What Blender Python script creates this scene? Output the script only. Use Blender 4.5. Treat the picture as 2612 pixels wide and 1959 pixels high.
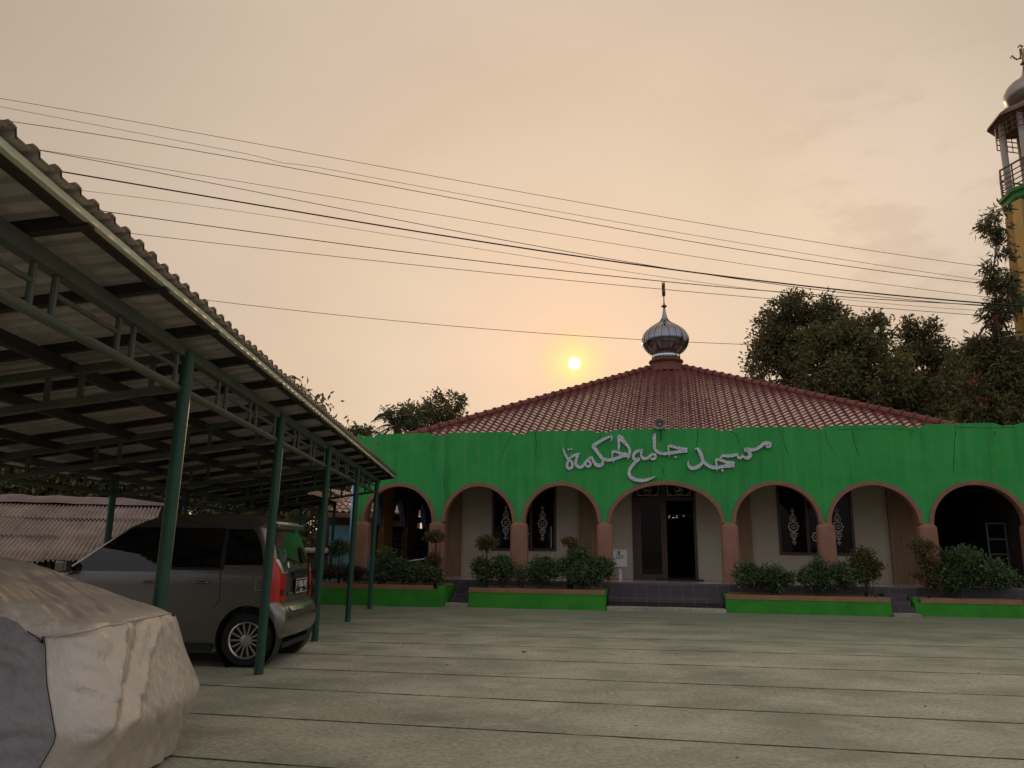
import bpy, bmesh, math, random
import numpy as np
from math import sin, cos, pi, radians, sqrt
from mathutils import Vector, Matrix, noise

for _o in list(bpy.data.objects): bpy.data.objects.remove(_o)
SC = bpy.context.scene
COL = SC.collection
RNG = np.random.default_rng(7)
random.seed(7)

# ------------------------------------------------------------------ camera
F_PX, PW, PH, CAM_H = 1947.1, 2612, 1959, 1.55
PITCH, ROLL = radians(12.01), radians(0.549)
fwd = np.array([0, cos(PITCH), sin(PITCH)])
_up = np.array([0, -sin(PITCH), cos(PITCH)]); _rt = np.array([1.0, 0, 0])
RT = cos(ROLL) * _rt + sin(ROLL) * _up
UP = -sin(ROLL) * _rt + cos(ROLL) * _up
cam_d = bpy.data.cameras.new("camera"); cam = bpy.data.objects.new("camera", cam_d); COL.objects.link(cam)
cam_d.sensor_fit = 'HORIZONTAL'; cam_d.sensor_width = 36.0; cam_d.lens = 36.0 * F_PX / PW
cam_d.clip_start = 0.05; cam_d.clip_end = 6000
M = Matrix(((RT[0], UP[0], -fwd[0], 0), (RT[1], UP[1], -fwd[1], 0), (RT[2], UP[2], -fwd[2], CAM_H), (0, 0, 0, 1)))
cam.matrix_world = M
SC.camera = cam

def ray(px, py):
    return fwd + RT * (px - PW / 2) / F_PX - UP * (py - PH / 2) / F_PX
def at(px, py, Y):
    """the point of the place seen at photo pixel px, py when it stands Y metres away"""
    d = ray(px, py); return np.array([0, 0, CAM_H]) + d * (Y / d[1])
def on_ground(px, py, z=0.0):
    d = ray(px, py); return np.array([0, 0, CAM_H]) + d * ((z - CAM_H) / d[2])

# ------------------------------------------------------------------ world, sun, exposure
sund = ray(1465.4, 927); sund /= np.linalg.norm(sund)
SUN_EL = math.asin(sund[2]); SUN_AZ = math.atan2(sund[0], sund[1])
world = bpy.data.worlds.new("World"); SC.world = world; world.use_nodes = True
wt = world.node_tree; wt.nodes.clear(); wn, wl = wt.nodes, wt.links
def wnode(t, **k):
    n = wn.new(t)
    for a, b in k.items(): setattr(n, a, b)
    return n
def ramp_set(r, stops, interp='EASE'):
    e = r.color_ramp.elements
    r.color_ramp.interpolation = interp
    while len(e) > 1: e.remove(e[-1])
    e[0].position = stops[0][0]; e[0].color = (*stops[0][1], 1)
    for p, c in stops[1:]:
        q = e.new(p); q.color = (*c, 1)
def lin(r, g, b):
    f = lambda v: (v / 255 / 12.92) if v / 255 <= .04045 else ((v / 255 + .055) / 1.055) ** 2.4
    return (f(r), f(g), f(b))
tc = wnode('ShaderNodeTexCoord')
nrm = wnode('ShaderNodeVectorMath', operation='NORMALIZE'); wl.new(tc.outputs['Generated'], nrm.inputs[0])
sep = wnode('ShaderNodeSeparateXYZ'); wl.new(nrm.outputs[0], sep.inputs[0])
dot = wnode('ShaderNodeVectorMath', operation='DOT_PRODUCT'); wl.new(nrm.outputs[0], dot.inputs[0]); dot.inputs[1].default_value = tuple(sund)
# hazy sky towards the sun, by height
r_front = wnode('ShaderNodeValToRGB')
lin9 = lambda *c: tuple(v / 1.11 for v in lin(*c))
ramp_set(r_front, [(0.0, lin9(255, 238, 158)), (.7 / 90, lin9(255, 234, 160)), (1.6 / 90, lin9(255, 221, 165)), (2.8 / 90, lin9(254, 213, 175)), (4.5 / 90, lin9(250, 212, 179)), (8 / 90, lin9(241, 209, 179)), (14 / 90, lin9(233, 207, 179)), (20 / 90, lin9(224, 198, 170)), (27 / 90, lin9(214, 192, 171)), (36 / 90, lin9(200, 180, 160)), (44 / 90, lin9(188, 170, 151)), (60 / 90, lin9(190, 176, 160)), (1.0, lin9(196, 184, 174))], 'LINEAR')
ang = wnode('ShaderNodeMath', operation='ARCCOSINE'); wl.new(dot.outputs['Value'], ang.inputs[0])
a90 = wnode('ShaderNodeMath', operation='MULTIPLY'); wl.new(ang.outputs[0], a90.inputs[0]); a90.inputs[1].default_value = 2 / pi
wl.new(a90.outputs[0], r_front.inputs[0])
r_back = wnode('ShaderNodeValToRGB')
ramp_set(r_back, [(0.0, lin(118, 112, 110)), (.10, lin(140, 136, 138)), (.3, lin(196, 196, 206)), (1.0, lin(200, 194, 192))], 'LINEAR')
wl.new(sep.outputs['Z'], r_back.inputs[0])
mr = wnode('ShaderNodeMapRange', interpolation_type='SMOOTHSTEP'); mr.inputs['From Min'].default_value = .45; mr.inputs['From Max'].default_value = -.45
wl.new(dot.outputs['Value'], mr.inputs['Value'])
mx = wnode('ShaderNodeMix', data_type='RGBA'); wl.new(mr.outputs[0], mx.inputs[0]); wl.new(r_front.outputs[0], mx.inputs[6]); wl.new(r_back.outputs[0], mx.inputs[7])
# physical sky, a small share of it
sky = wnode('ShaderNodeTexSky', sky_type='NISHITA'); sky.sun_disc = False
sky.sun_elevation = SUN_EL; sky.sun_rotation = SUN_AZ; sky.dust_density = 6; sky.air_density = 2
bg_sky = wnode('ShaderNodeMix', data_type='RGBA'); bg_sky.blend_type = 'ADD'; bg_sky.inputs[0].default_value = .0004
wl.new(mx.outputs[2], bg_sky.inputs[6]); wl.new(sky.outputs[0], bg_sky.inputs[7])
# glow round the sun and the disc itself
deg = wnode('ShaderNodeMath', operation='MULTIPLY'); wl.new(ang.outputs[0], deg.inputs[0]); deg.inputs[1].default_value = 180 / pi / 30
r_glow = wnode('ShaderNodeValToRGB')
ramp_set(r_glow, [(0, (.10, .08, .0)), (.05, (.02, .01, 0)), (.1, (0, 0, 0)), (1, (0, 0, 0))], 'LINEAR')
wl.new(deg.outputs[0], r_glow.inputs[0])
add1 = wnode('ShaderNodeMix', data_type='RGBA'); add1.blend_type = 'ADD'; add1.inputs[0].default_value = 1
wl.new(bg_sky.outputs[2], add1.inputs[6]); wl.new(r_glow.outputs[0], add1.inputs[7])
r_disc = wnode('ShaderNodeValToRGB')
ramp_set(r_disc, [(0, (1, 1, 1)), (.0136, (1, 1, 1)), (.0158, (0, 0, 0))], 'LINEAR'); wl.new(deg.outputs[0], r_disc.inputs[0])
add2 = wnode('ShaderNodeMix', data_type='RGBA'); wl.new(r_disc.outputs[0], add2.inputs[0]); wl.new(add1.outputs[2], add2.inputs[6]); add2.inputs[7].default_value = (2.2, 2.0, 1.5, 1)
# faint cloud mottling
nz = wnode('ShaderNodeTexNoise'); nz.inputs['Scale'].default_value = 2.6; nz.inputs['Detail'].default_value = 6; nz.inputs['Roughness'].default_value = .55
mpw = wnode('ShaderNodeMapping'); mpw.inputs['Scale'].default_value = (1, 1, 2.6); wl.new(nrm.outputs[0], mpw.inputs[0]); wl.new(mpw.outputs[0], nz.inputs[0])
nmr = wnode('ShaderNodeMapRange'); nmr.inputs['From Min'].default_value = .3; nmr.inputs['From Max'].default_value = .7; nmr.inputs['To Min'].default_value = .955; nmr.inputs['To Max'].default_value = 1.035
wl.new(nz.outputs[0], nmr.inputs['Value'])
cdir = ray(2330, 560); cdir /= np.linalg.norm(cdir)
cd = wnode('ShaderNodeVectorMath', operation='DOT_PRODUCT'); wl.new(nrm.outputs[0], cd.inputs[0]); cd.inputs[1].default_value = tuple(cdir)
cm_ = wnode('ShaderNodeMapRange', interpolation_type='SMOOTHSTEP'); cm_.inputs['From Min'].default_value = cos(radians(13)); cm_.inputs['From Max'].default_value = cos(radians(4)); wl.new(cd.outputs['Value'], cm_.inputs['Value'])
mpc = wnode('ShaderNodeMapping'); mpc.inputs['Rotation'].default_value = (0, radians(-22), 0); mpc.inputs['Scale'].default_value = (3, 3, 8); wl.new(nrm.outputs[0], mpc.inputs[0])
nc = wnode('ShaderNodeTexNoise'); nc.inputs['Scale'].default_value = 1.6; nc.inputs['Detail'].default_value = 9; nc.inputs['Roughness'].default_value = .62; wl.new(mpc.outputs[0], nc.inputs[0])
nm = wnode('ShaderNodeMapRange', interpolation_type='SMOOTHSTEP'); nm.inputs['From Min'].default_value = .44; nm.inputs['From Max'].default_value = .56; nm.inputs['To Max'].default_value = .12; wl.new(nc.outputs[0], nm.inputs['Value'])
cmul = wnode('ShaderNodeMath', operation='MULTIPLY'); wl.new(cm_.outputs[0], cmul.inputs[0]); wl.new(nm.outputs[0], cmul.inputs[1])
addc = wnode('ShaderNodeMix', data_type='RGBA'); wl.new(cmul.outputs[0], addc.inputs[0]); wl.new(add2.outputs[2], addc.inputs[6]); addc.inputs[7].default_value = (1.25, 1.02, .78, 1)
bgn = wnode('ShaderNodeBackground'); wl.new(addc.outputs[2], bgn.inputs[0]); wl.new(nmr.outputs[0], bgn.inputs[1])
wo = wnode('ShaderNodeOutputWorld'); wl.new(bgn.outputs[0], wo.inputs[0])

sun_d = bpy.data.lights.new("sun", 'SUN'); sun_o = bpy.data.objects.new("sun", sun_d); COL.objects.link(sun_o)
sun_d.energy = 1.1; sun_d.angle = radians(1.0); sun_d.color = (1.0, .62, .34)
sun_o.rotation_euler = Vector(sund).to_track_quat('Z', 'Y').to_euler(); sun_o.location = (0, 0, 40)
SC.view_settings.view_transform = 'Standard'; SC.view_settings.look = 'None'
SC.view_settings.exposure = 0.15; SC.view_settings.gamma = 1.0
SC.cycles.max_bounces = 6; SC.cycles.diffuse_bounces = 3; SC.cycles.glossy_bounces = 3; SC.cycles.transparent_max_bounces = 8

# ------------------------------------------------------------------ materials
def mat(name, col, rough=.7, metal=0.0, col2=None, scale=4.0, stretch=(1, 1, 1), lo=.35, hi=.65, detail=6, bump=0.0, bscale=None, spec=.5, fine=0.0, fscale=60, transl=0.0, coat=0.0, bstretch=None):
    m = bpy.data.materials.new(name); m.use_nodes = True
    nt = m.node_tree; N, L = nt.nodes, nt.links; b = N['Principled BSDF']
    b.inputs['Roughness'].default_value = rough; b.inputs['Metallic'].default_value = metal
    b.inputs['Specular IOR Level'].default_value = spec
    if coat: b.inputs['Coat Weight'].default_value = coat; b.inputs['Coat Roughness'].default_value = .06 if 'tile' not in name else .15
    b.inputs['Base Color'].default_value = (*col, 1)
    src = None
    if col2 or bump or fine:
        t = N.new('ShaderNodeTexCoord'); mp = N.new('ShaderNodeMapping'); L.new(t.outputs['Object'], mp.inputs[0]); mp.inputs['Scale'].default_value = stretch
    if col2:
        n = N.new('ShaderNodeTexNoise'); n.inputs['Scale'].default_value = scale; n.inputs['Detail'].default_value = detail; n.inputs['Roughness'].default_value = .6
        L.new(mp.outputs[0], n.inputs['Vector'])
        r = N.new('ShaderNodeValToRGB'); ramp_set(r, [(lo, col), (hi, col2)], 'LINEAR'); L.new(n.outputs[0], r.inputs[0]); src = r.outputs[0]
    if fine:
        n2 = N.new('ShaderNodeTexNoise'); n2.inputs['Scale'].default_value = fscale; n2.inputs['Detail'].default_value = 4
        L.new(t.outputs['Object'], n2.inputs['Vector'])
        q = N.new('ShaderNodeMapRange'); q.inputs['From Min'].default_value = .25; q.inputs['From Max'].default_value = .75; q.inputs['To Min'].default_value = 1 - fine; q.inputs['To Max'].default_value = 1 + fine
        L.new(n2.outputs[0], q.inputs[0])
        x = N.new('ShaderNodeVectorMath'); x.operation = 'SCALE'
        if src: L.new(src, x.inputs[0])
        else: x.inputs[0].default_value = col
        L.new(q.outputs[0], x.inputs['Scale']); src = x.outputs[0]
    if src: L.new(src, b.inputs['Base Color'])
    if bump:
        n3 = N.new('ShaderNodeTexNoise'); n3.inputs['Scale'].default_value = bscale or scale * 3; n3.inputs['Detail'].default_value = 6
        if bstretch:
            mb = N.new('ShaderNodeMapping'); L.new(t.outputs['Object'], mb.inputs[0]); mb.inputs['Scale'].default_value = bstretch; L.new(mb.outputs[0], n3.inputs['Vector'])
        else: L.new(t.outputs['Object'], n3.inputs['Vector'])
        bp = N.new('ShaderNodeBump'); bp.inputs['Strength'].default_value = bump; bp.inputs['Distance'].default_value = .03
        L.new(n3.outputs[0], bp.inputs['Height']); L.new(bp.outputs[0], b.inputs['Normal'])
    if transl:
        tr = N.new('ShaderNodeBsdfTranslucent'); ms = N.new('ShaderNodeMixShader'); ms.inputs[0].default_value = transl
        if src: L.new(src, tr.inputs[0])
        else: tr.inputs[0].default_value = (*col, 1)
        out = N['Material Output']; L.new(b.outputs[0], ms.inputs[1]); L.new(tr.outputs[0], ms.inputs[2]); L.new(ms.outputs[0], out.inputs[0])
    return m

def facade_paint():
    """weathered green wall paint: blotches, vertical wash streaks"""
    m = mat('green_wall_paint', (.030, .31, .066), .75, col2=(.046, .36, .08), scale=1.3, bump=.12, bscale=14, fine=.08, fscale=40, spec=.25)
    nt = m.node_tree; N, L = nt.nodes, nt.links; b = N['Principled BSDF']; src = b.inputs['Base Color'].links[0].from_socket
    t = N.new('ShaderNodeTexCoord')
    mp = N.new('ShaderNodeMapping'); L.new(t.outputs['Object'], mp.inputs[0]); mp.inputs['Scale'].default_value = (5.5, 1, .28)
    n = N.new('ShaderNodeTexNoise'); n.inputs['Scale'].default_value = 1.0; n.inputs['Detail'].default_value = 5; L.new(mp.outputs[0], n.inputs['Vector'])
    r = N.new('ShaderNodeMapRange'); r.inputs['From Min'].default_value = .52; r.inputs['From Max'].default_value = .78; r.inputs['To Max'].default_value = .50; L.new(n.outputs[0], r.inputs[0])
    x = N.new('ShaderNodeMix'); x.data_type = 'RGBA'; L.new(r.outputs[0], x.inputs[0]); L.new(src, x.inputs[6]); x.inputs[7].default_value = (.14, .36, .19, 1)
    # darker grimy runs
    mp2 = N.new('ShaderNodeMapping'); L.new(t.outputs['Object'], mp2.inputs[0]); mp2.inputs['Scale'].default_value = (3.1, 1, .22); mp2.inputs['Location'].default_value = (7, 0, 3)
    n2 = N.new('ShaderNodeTexNoise'); n2.inputs['Scale'].default_value = 1.0; n2.inputs['Detail'].default_value = 7; L.new(mp2.outputs[0], n2.inputs['Vector'])
    r2 = N.new('ShaderNodeMapRange'); r2.inputs['From Min'].default_value = .55; r2.inputs['From Max'].default_value = .8; r2.inputs['To Max'].default_value = .6; L.new(n2.outputs[0], r2.inputs[0])
    x2 = N.new('ShaderNodeMix'); x2.data_type = 'RGBA'; L.new(r2.outputs[0], x2.inputs[0]); L.new(x.outputs[2], x2.inputs[6]); x2.inputs[7].default_value = (.02, .09, .03, 1)
    L.new(x2.outputs[2], b.inputs['Base Color'])
    return m

def concrete():
    m = mat('courtyard_concrete', (.275, .28, .21), .85, col2=(.43, .42, .325), scale=.6, stretch=(1, 1.3, 1), lo=.36, hi=.64, bump=.25, bscale=18, fine=.30, fscale=22, spec=.3, detail=9)
    nt = m.node_tree; N, L = nt.nodes, nt.links; b = N['Principled BSDF']; src = b.inputs['Base Color'].links[0].from_socket
    t = N.new('ShaderNodeTexCoord')
    n = N.new('ShaderNodeTexNoise'); n.inputs['Scale'].default_value = 1.7; n.inputs['Detail'].default_value = 10; n.inputs['Roughness'].default_value = .7; L.new(t.outputs['Object'], n.inputs['Vector'])
    r = N.new('ShaderNodeMapRange'); r.inputs['From Min'].default_value = .54; r.inputs['From Max'].default_value = .66; r.inputs['To Max'].default_value = .7; L.new(n.outputs[0], r.inputs[0])
    x = N.new('ShaderNodeMix'); x.data_type = 'RGBA'; L.new(r.outputs[0], x.inputs[0]); L.new(src, x.inputs[6]); x.inputs[7].default_value = (.50, .475, .385, 1)
    mp = N.new('ShaderNodeMapping'); L.new(t.outputs['Object'], mp.inputs[0]); mp.inputs['Location'].default_value = (11, 4, 0); mp.inputs['Scale'].default_value = (.8, 1.1, 1)
    n2 = N.new('ShaderNodeTexNoise'); n2.inputs['Scale'].default_value = 1.1; n2.inputs['Detail'].default_value = 8; L.new(mp.outputs[0], n2.inputs['Vector'])
    r2 = N.new('ShaderNodeMapRange'); r2.inputs['From Min'].default_value = .5; r2.inputs['From Max'].default_value = .75; r2.inputs['To Max'].default_value = .6; L.new(n2.outputs[0], r2.inputs[0])
    x2 = N.new('ShaderNodeMix'); x2.data_type = 'RGBA'; L.new(r2.outputs[0], x2.inputs[0]); L.new(x.outputs[2], x2.inputs[6]); x2.inputs[7].default_value = (.165, .175, .125, 1)
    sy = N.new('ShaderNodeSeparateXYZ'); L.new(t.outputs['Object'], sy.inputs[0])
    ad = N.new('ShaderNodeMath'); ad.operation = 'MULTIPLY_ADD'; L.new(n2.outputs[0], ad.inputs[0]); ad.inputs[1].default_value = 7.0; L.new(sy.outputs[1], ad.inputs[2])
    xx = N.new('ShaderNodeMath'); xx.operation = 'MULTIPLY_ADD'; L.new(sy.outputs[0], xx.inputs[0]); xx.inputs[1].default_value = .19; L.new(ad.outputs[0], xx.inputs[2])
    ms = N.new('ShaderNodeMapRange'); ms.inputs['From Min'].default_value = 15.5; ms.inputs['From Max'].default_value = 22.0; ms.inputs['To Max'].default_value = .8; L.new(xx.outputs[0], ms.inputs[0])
    x3 = N.new('ShaderNodeMix'); x3.data_type = 'RGBA'; L.new(ms.outputs[0], x3.inputs[0]); L.new(x2.outputs[2], x3.inputs[6]); x3.inputs[7].default_value = (.135, .165, .105, 1)  # mossy green towards the mosque, with its shade also put into this colour
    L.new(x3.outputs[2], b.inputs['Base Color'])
    return m

def tile_floor(name, c1, c2, size, rough, mortar=(.05, .05, .06)):
    m = bpy.data.materials.new(name); m.use_nodes = True; nt = m.node_tree; N, L = nt.nodes, nt.links; b = N['Principled BSDF']
    t = N.new('ShaderNodeTexCoord'); br = N.new('ShaderNodeTexBrick'); br.offset = 0
    br.inputs['Color1'].default_value = (*c1, 1); br.inputs['Color2'].default_value = (*c2, 1); br.inputs['Mortar'].default_value = (*mortar, 1)
    br.inputs['Scale'].default_value = 1; br.inputs['Mortar Size'].default_value = .006; br.inputs['Brick Width'].default_value = size; br.inputs['Row Height'].default_value = size
    sx = N.new('ShaderNodeSeparateXYZ'); ax = N.new('ShaderNodeMath'); cx = N.new('ShaderNodeCombineXYZ'); L.new(t.outputs['Object'], sx.inputs[0]); L.new(sx.outputs[1], ax.inputs[0]); L.new(sx.outputs[2], ax.inputs[1]); L.new(sx.outputs[0], cx.inputs[0]); L.new(ax.outputs[0], cx.inputs[1])
    L.new(cx.outputs[0], br.inputs['Vector']); L.new(br.outputs[0], b.inputs['Base Color']); b.inputs['Roughness'].default_value = rough
    return m

MT = {}
MT['green'] = facade_paint()
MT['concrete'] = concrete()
MT['groove'] = mat('dirt_in_joint', (.022, .02, .014), .95, col2=(.05, .06, .025), scale=6)
MT['earth'] = mat('bare_earth', (.12, .09, .055), .95, col2=(.06, .075, .03), scale=.3, bump=.3, bscale=6)
MT['pier'] = mat('pier_paint', (.34, .175, .12), .8, col2=(.27, .14, .092), scale=2.0, bump=.12, bscale=10, fine=.06, spec=.25)
MT['arch'] = mat('arch_paint', (.30, .16, .105), .8, col2=(.255, .13, .085), scale=3.0, bump=.08, bscale=14, spec=.25)
MT['kerb'] = mat('planter_rim_paint', (.33, .19, .105), .85, col2=(.27, .15, .085), scale=3, bump=.1, spec=.2, fine=.08)
MT['planter'] = mat('planter_green_paint', (.05, .30, .032), .8, col2=(.035, .20, .026), scale=2.2, bump=.15, bscale=9, fine=.08, spec=.2, lo=.4, hi=.75)
MT['cream'] = mat('cream_wall', (.52, .45, .345), .85, col2=(.46, .395, .305), scale=1.2, spec=.2)
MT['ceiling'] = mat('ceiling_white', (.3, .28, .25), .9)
MT['shade_paint'] = mat('shade_brown_wall', (.035, .022, .018), .9)  # brown wall darkened so the gloom of passage and hall is in the colour
MT['wood'] = mat('brown_marbled_cladding', (.30, .19, .10), .6, col2=(.22, .135, .07), scale=2, stretch=(6, 6, .6), spec=.3)
MT['frame'] = mat('dark_brown_frame', (.055, .026, .016), .45, col2=(.075, .037, .023), scale=4)
MT['glass'] = mat('dark_window_glass', (.012, .008, .007), .05, spec=.22)
MT['sticker'] = mat('white_sticker', (.75, .68, .64), .6)
MT['step'] = tile_floor('grey_step_tile', (.062, .05, .062), (.072, .058, .07), .30, .35, (.16, .14, .145))
MT['floor'] = tile_floor('pale_floor_tile', (.40, .35, .33), (.36, .32, .30), .4, .16, (.16, .14, .13))
MT['roof_tile'] = mat('red_roof_tile', (.15, .035, .036), .26, col2=(.23, .075, .07), scale=1.6, fine=.25, fscale=9, spec=.8, bump=.03, bscale=20, coat=.85)
MT['roof_tile'].node_tree.nodes['Principled BSDF'].inputs['Coat IOR'].default_value = 1.9
MT['ridge'] = mat('ridge_tile', (.15, .035, .027), .5, col2=(.21, .06, .045), scale=3, spec=.4)
MT['terracotta'] = mat('terracotta_collar', (.20, .055, .035), .6, col2=(.14, .04, .03), scale=4)
MT['dome'] = mat('polished_dome_sheet', (.30, .31, .36), .14, 1.0, col2=(.24, .25, .29), scale=6)
MT['dome_seam'] = mat('dome_seam', (.05, .05, .06), .5, .6)
MT['brass'] = mat('weathered_brass', (.28, .19, .10), .35, 1.0)
MT['mirror'] = tile_floor('mirror_tile', (.8, .8, .82), (.7, .72, .75), .085, .05, (.03, .03, .03))
MT['mirror'].node_tree.nodes['Principled BSDF'].inputs['Metallic'].default_value = 1
MT['silver'] = mat('silver_glitter_letter', (.85, .85, .92), .5, .15, col2=(.40, .40, .46), scale=38, lo=.35, hi=.62, bump=.9, bscale=30, detail=3)
MT['crack'] = mat('crack_dark', (.012, .05, .018), .95)
MT['post'] = mat('green_post_paint', (.022, .085, .052), .5, col2=(.016, .062, .038), scale=3, spec=.4, bump=.06)
MT['steel'] = mat('dark_green_steel', (.10, .115, .088), .5, col2=(.068, .08, .062), scale=3, spec=.35)
MT['rafter'] = mat('dark_rafter', (.022, .017, .013), .7, col2=(.03, .024, .018), scale=3)
MT['fascia'] = mat('pale_fascia', (.66, .68, .50), .55, col2=(.56, .58, .42), scale=1.5, stretch=(1, 1, 4))
MT['sheet'] = mat('roof_sheet', (.52, .475, .43), .45, col2=(.37, .33, .30), scale=1.2, stretch=(.6, 3, 1), fine=.15, fscale=14, spec=.3)
MT['sheet_rim'] = mat('roof_sheet_edge', (.13, .085, .062), .7, col2=(.075, .05, .038), scale=8)
MT['zinc'] = mat('weathered_corrugated_sheet', (.30, .24, .215), .7, col2=(.175, .135, .12), scale=1.4, fine=.25, fscale=16, spec=.35)
MT['mud'] = mat('mortar_ridge', (.20, .15, .14), .95, col2=(.14, .10, .095), scale=2, bump=.6, bscale=7)
MT['slat'] = mat('old_wood_slat', (.07, .045, .03), .9, col2=(.035, .022, .015), scale=2, stretch=(8, 8, 1))
MT['leaf_dark'] = mat('leaf_dark', (.115, .108, .05), .5, col2=(.18, .165, .068), scale=.55, transl=.28, spec=.3, lo=.4, hi=.66)
MT['leaf_mid'] = mat('leaf_mid', (.135, .13, .055), .5, col2=(.21, .195, .075), scale=.5, transl=.3, spec=.3, lo=.4, hi=.66)
MT['leaf_mango'] = mat('leaf_mango', (.10, .095, .038), .42, col2=(.19, .17, .06), scale=.8, transl=.3, spec=.45, lo=.42, hi=.7)
MT['leaf_bush'] = mat('leaf_bush', (.055, .095, .04), .45, col2=(.12, .165, .065), scale=5, transl=.2, spec=.4)
MT['leaf_light'] = mat('leaf_light', (.07, .13, .02), .45, col2=(.035, .075, .022), scale=3, transl=.3, spec=.4)
MT['leaf_purple'] = mat('leaf_purple', (.055, .052, .032), .5, col2=(.085, .075, .042), scale=5, transl=.15, spec=.35)
MT['leaf_red'] = mat('leaf_reddish', (.17, .085, .035), .5, col2=(.10, .09, .03), scale=7, transl=.25, spec=.35)
MT['leaf_gold'] = mat('leaf_golden', (.16, .11, .03), .5, col2=(.07, .075, .02), scale=4, transl=.25, spec=.35)
MT['leaf_palm'] = mat('leaf_palm', (.035, .045, .018), .5, transl=.2)
MT['banana'] = mat('leaf_banana', (.12, .18, .05), .4, col2=(.20, .25, .07), scale=2, transl=.5)
MT['rust_leaf'] = mat('leaf_young_red', (.20, .05, .03), .5, transl=.3)
MT['bark'] = mat('bark', (.07, .05, .035), .95, col2=(.04, .03, .02), scale=5, stretch=(1, 1, .3), bump=.5)
MT['soil'] = mat('soil', (.045, .032, .022), 1.0, col2=(.08, .055, .035), scale=8, bump=.5)
MT['yellow'] = mat('minaret_yellow', (.66, .42, .13), .7, col2=(.55, .34, .10), scale=2, fine=.06)
MT['yellow_dark'] = mat('minaret_ochre', (.22, .11, .035), .8)
MT['mgreen'] = mat('minaret_green', (.05, .20, .05), .7)
MT['minaret_metal'] = mat('minaret_metal', (.34, .31, .29), .35, .8)
MT['pipe'] = mat('grey_painted_pipe', (.42, .38, .34), .5)
MT['rail'] = mat('brown_rail', (.16, .08, .05), .6)
MT['soffit'] = mat('minaret_soffit', (.20, .12, .075), .8, col2=(.13, .08, .05), scale=4)
MT['wire'] = mat('wire_black', (.012, .008, .007), .6)
MT['white'] = mat('white_paint', (.62, .62, .62), .5)
MT['ink'] = mat('black_ink', (.015, .015, .02), .6)
MT['led'] = mat('lit_led', (.5, .5, .5), .5)
_b = MT['led'].node_tree.nodes['Principled BSDF']; _b.inputs['Emission Color'].default_value = (.9, .8, .75, 1); _b.inputs['Emission Strength'].default_value = .6
MT['blue'] = mat('light_blue_wall', (.17, .40, .47), .8, col2=(.13, .33, .40), scale=1.5, fine=.06)
MT['blue_dark'] = mat('blue_grey_paint', (.085, .10, .155), .85)
MT['blue_tile'] = mat('blue_tile', (.08, .22, .40), .4)
MT['ochre'] = mat('ochre_paint', (.36, .165, .03), .8)
MT['roster'] = mat('brick_lattice', (.06, .028, .022), .9, col2=(.04, .02, .016), scale=5)
MT['house_wall'] = mat('house_wall_grey', (.42, .36, .31), .85, col2=(.34, .29, .25), scale=1.2)
MT['house_tile'] = mat('pale_clay_tile', (.52, .38, .34), .45, col2=(.36, .22, .18), scale=3)
MT['brick'] = mat('old_brick', (.20, .13, .09), .95, col2=(.13, .085, .06), scale=5, bump=.4)
MT['sack'] = mat('pale_sack', (.48, .42, .36), .9)
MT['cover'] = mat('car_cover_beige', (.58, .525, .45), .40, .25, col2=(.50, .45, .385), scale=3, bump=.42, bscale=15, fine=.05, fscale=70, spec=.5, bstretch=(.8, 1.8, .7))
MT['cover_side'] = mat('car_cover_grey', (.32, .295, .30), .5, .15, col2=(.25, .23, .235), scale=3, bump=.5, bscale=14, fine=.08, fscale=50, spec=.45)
MT['thread'] = mat('dark_seam_thread', (.03, .025, .03), .9)
MT['paint'] = mat('grey_metallic_paint', (.185, .178, .17), .30, .75, coat=.5)
MT['paint_black'] = mat('black_car_paint', (.012, .012, .013), .25, .3, coat=.8)
MT['car_glass'] = mat('tinted_car_glass', (.006, .006, .006), .03, spec=.55)
MT['rear_glass'] = mat('rear_car_glass', (.014, .013, .011), .05, spec=.6, coat=.5)
MT['tyre'] = mat('tyre_rubber', (.012, .011, .011), .85, bump=.2, bscale=30)
MT['alloy'] = mat('alloy_rim', (.55, .53, .5), .3, .9)
MT['black_plastic'] = mat('black_plastic', (.012, .012, .012), .55)
MT['red_lamp'] = mat('red_lamp_lens', (.46, .010, .010), .22, spec=.4, coat=.3, bump=.25, bscale=30)
MT['clear_lamp'] = mat('clear_lamp_lens', (.6, .57, .52), .12, .3, coat=1)
MT['chrome'] = mat('chrome', (.7, .68, .65), .12, 1.0)
MT['plate'] = mat('black_plate', (.012, .012, .012), .4)
MT['plate_white'] = mat('plate_white', (.6, .58, .55), .5)
MT['gold_tin'] = mat('horn_grey', (.30, .27, .22), .5, .3)
MT['litter'] = mat('pale_litter', (.5, .47, .42), .8)
MT['dry_leaf'] = mat('dry_leaf', (.10, .06, .03), .8)

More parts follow.
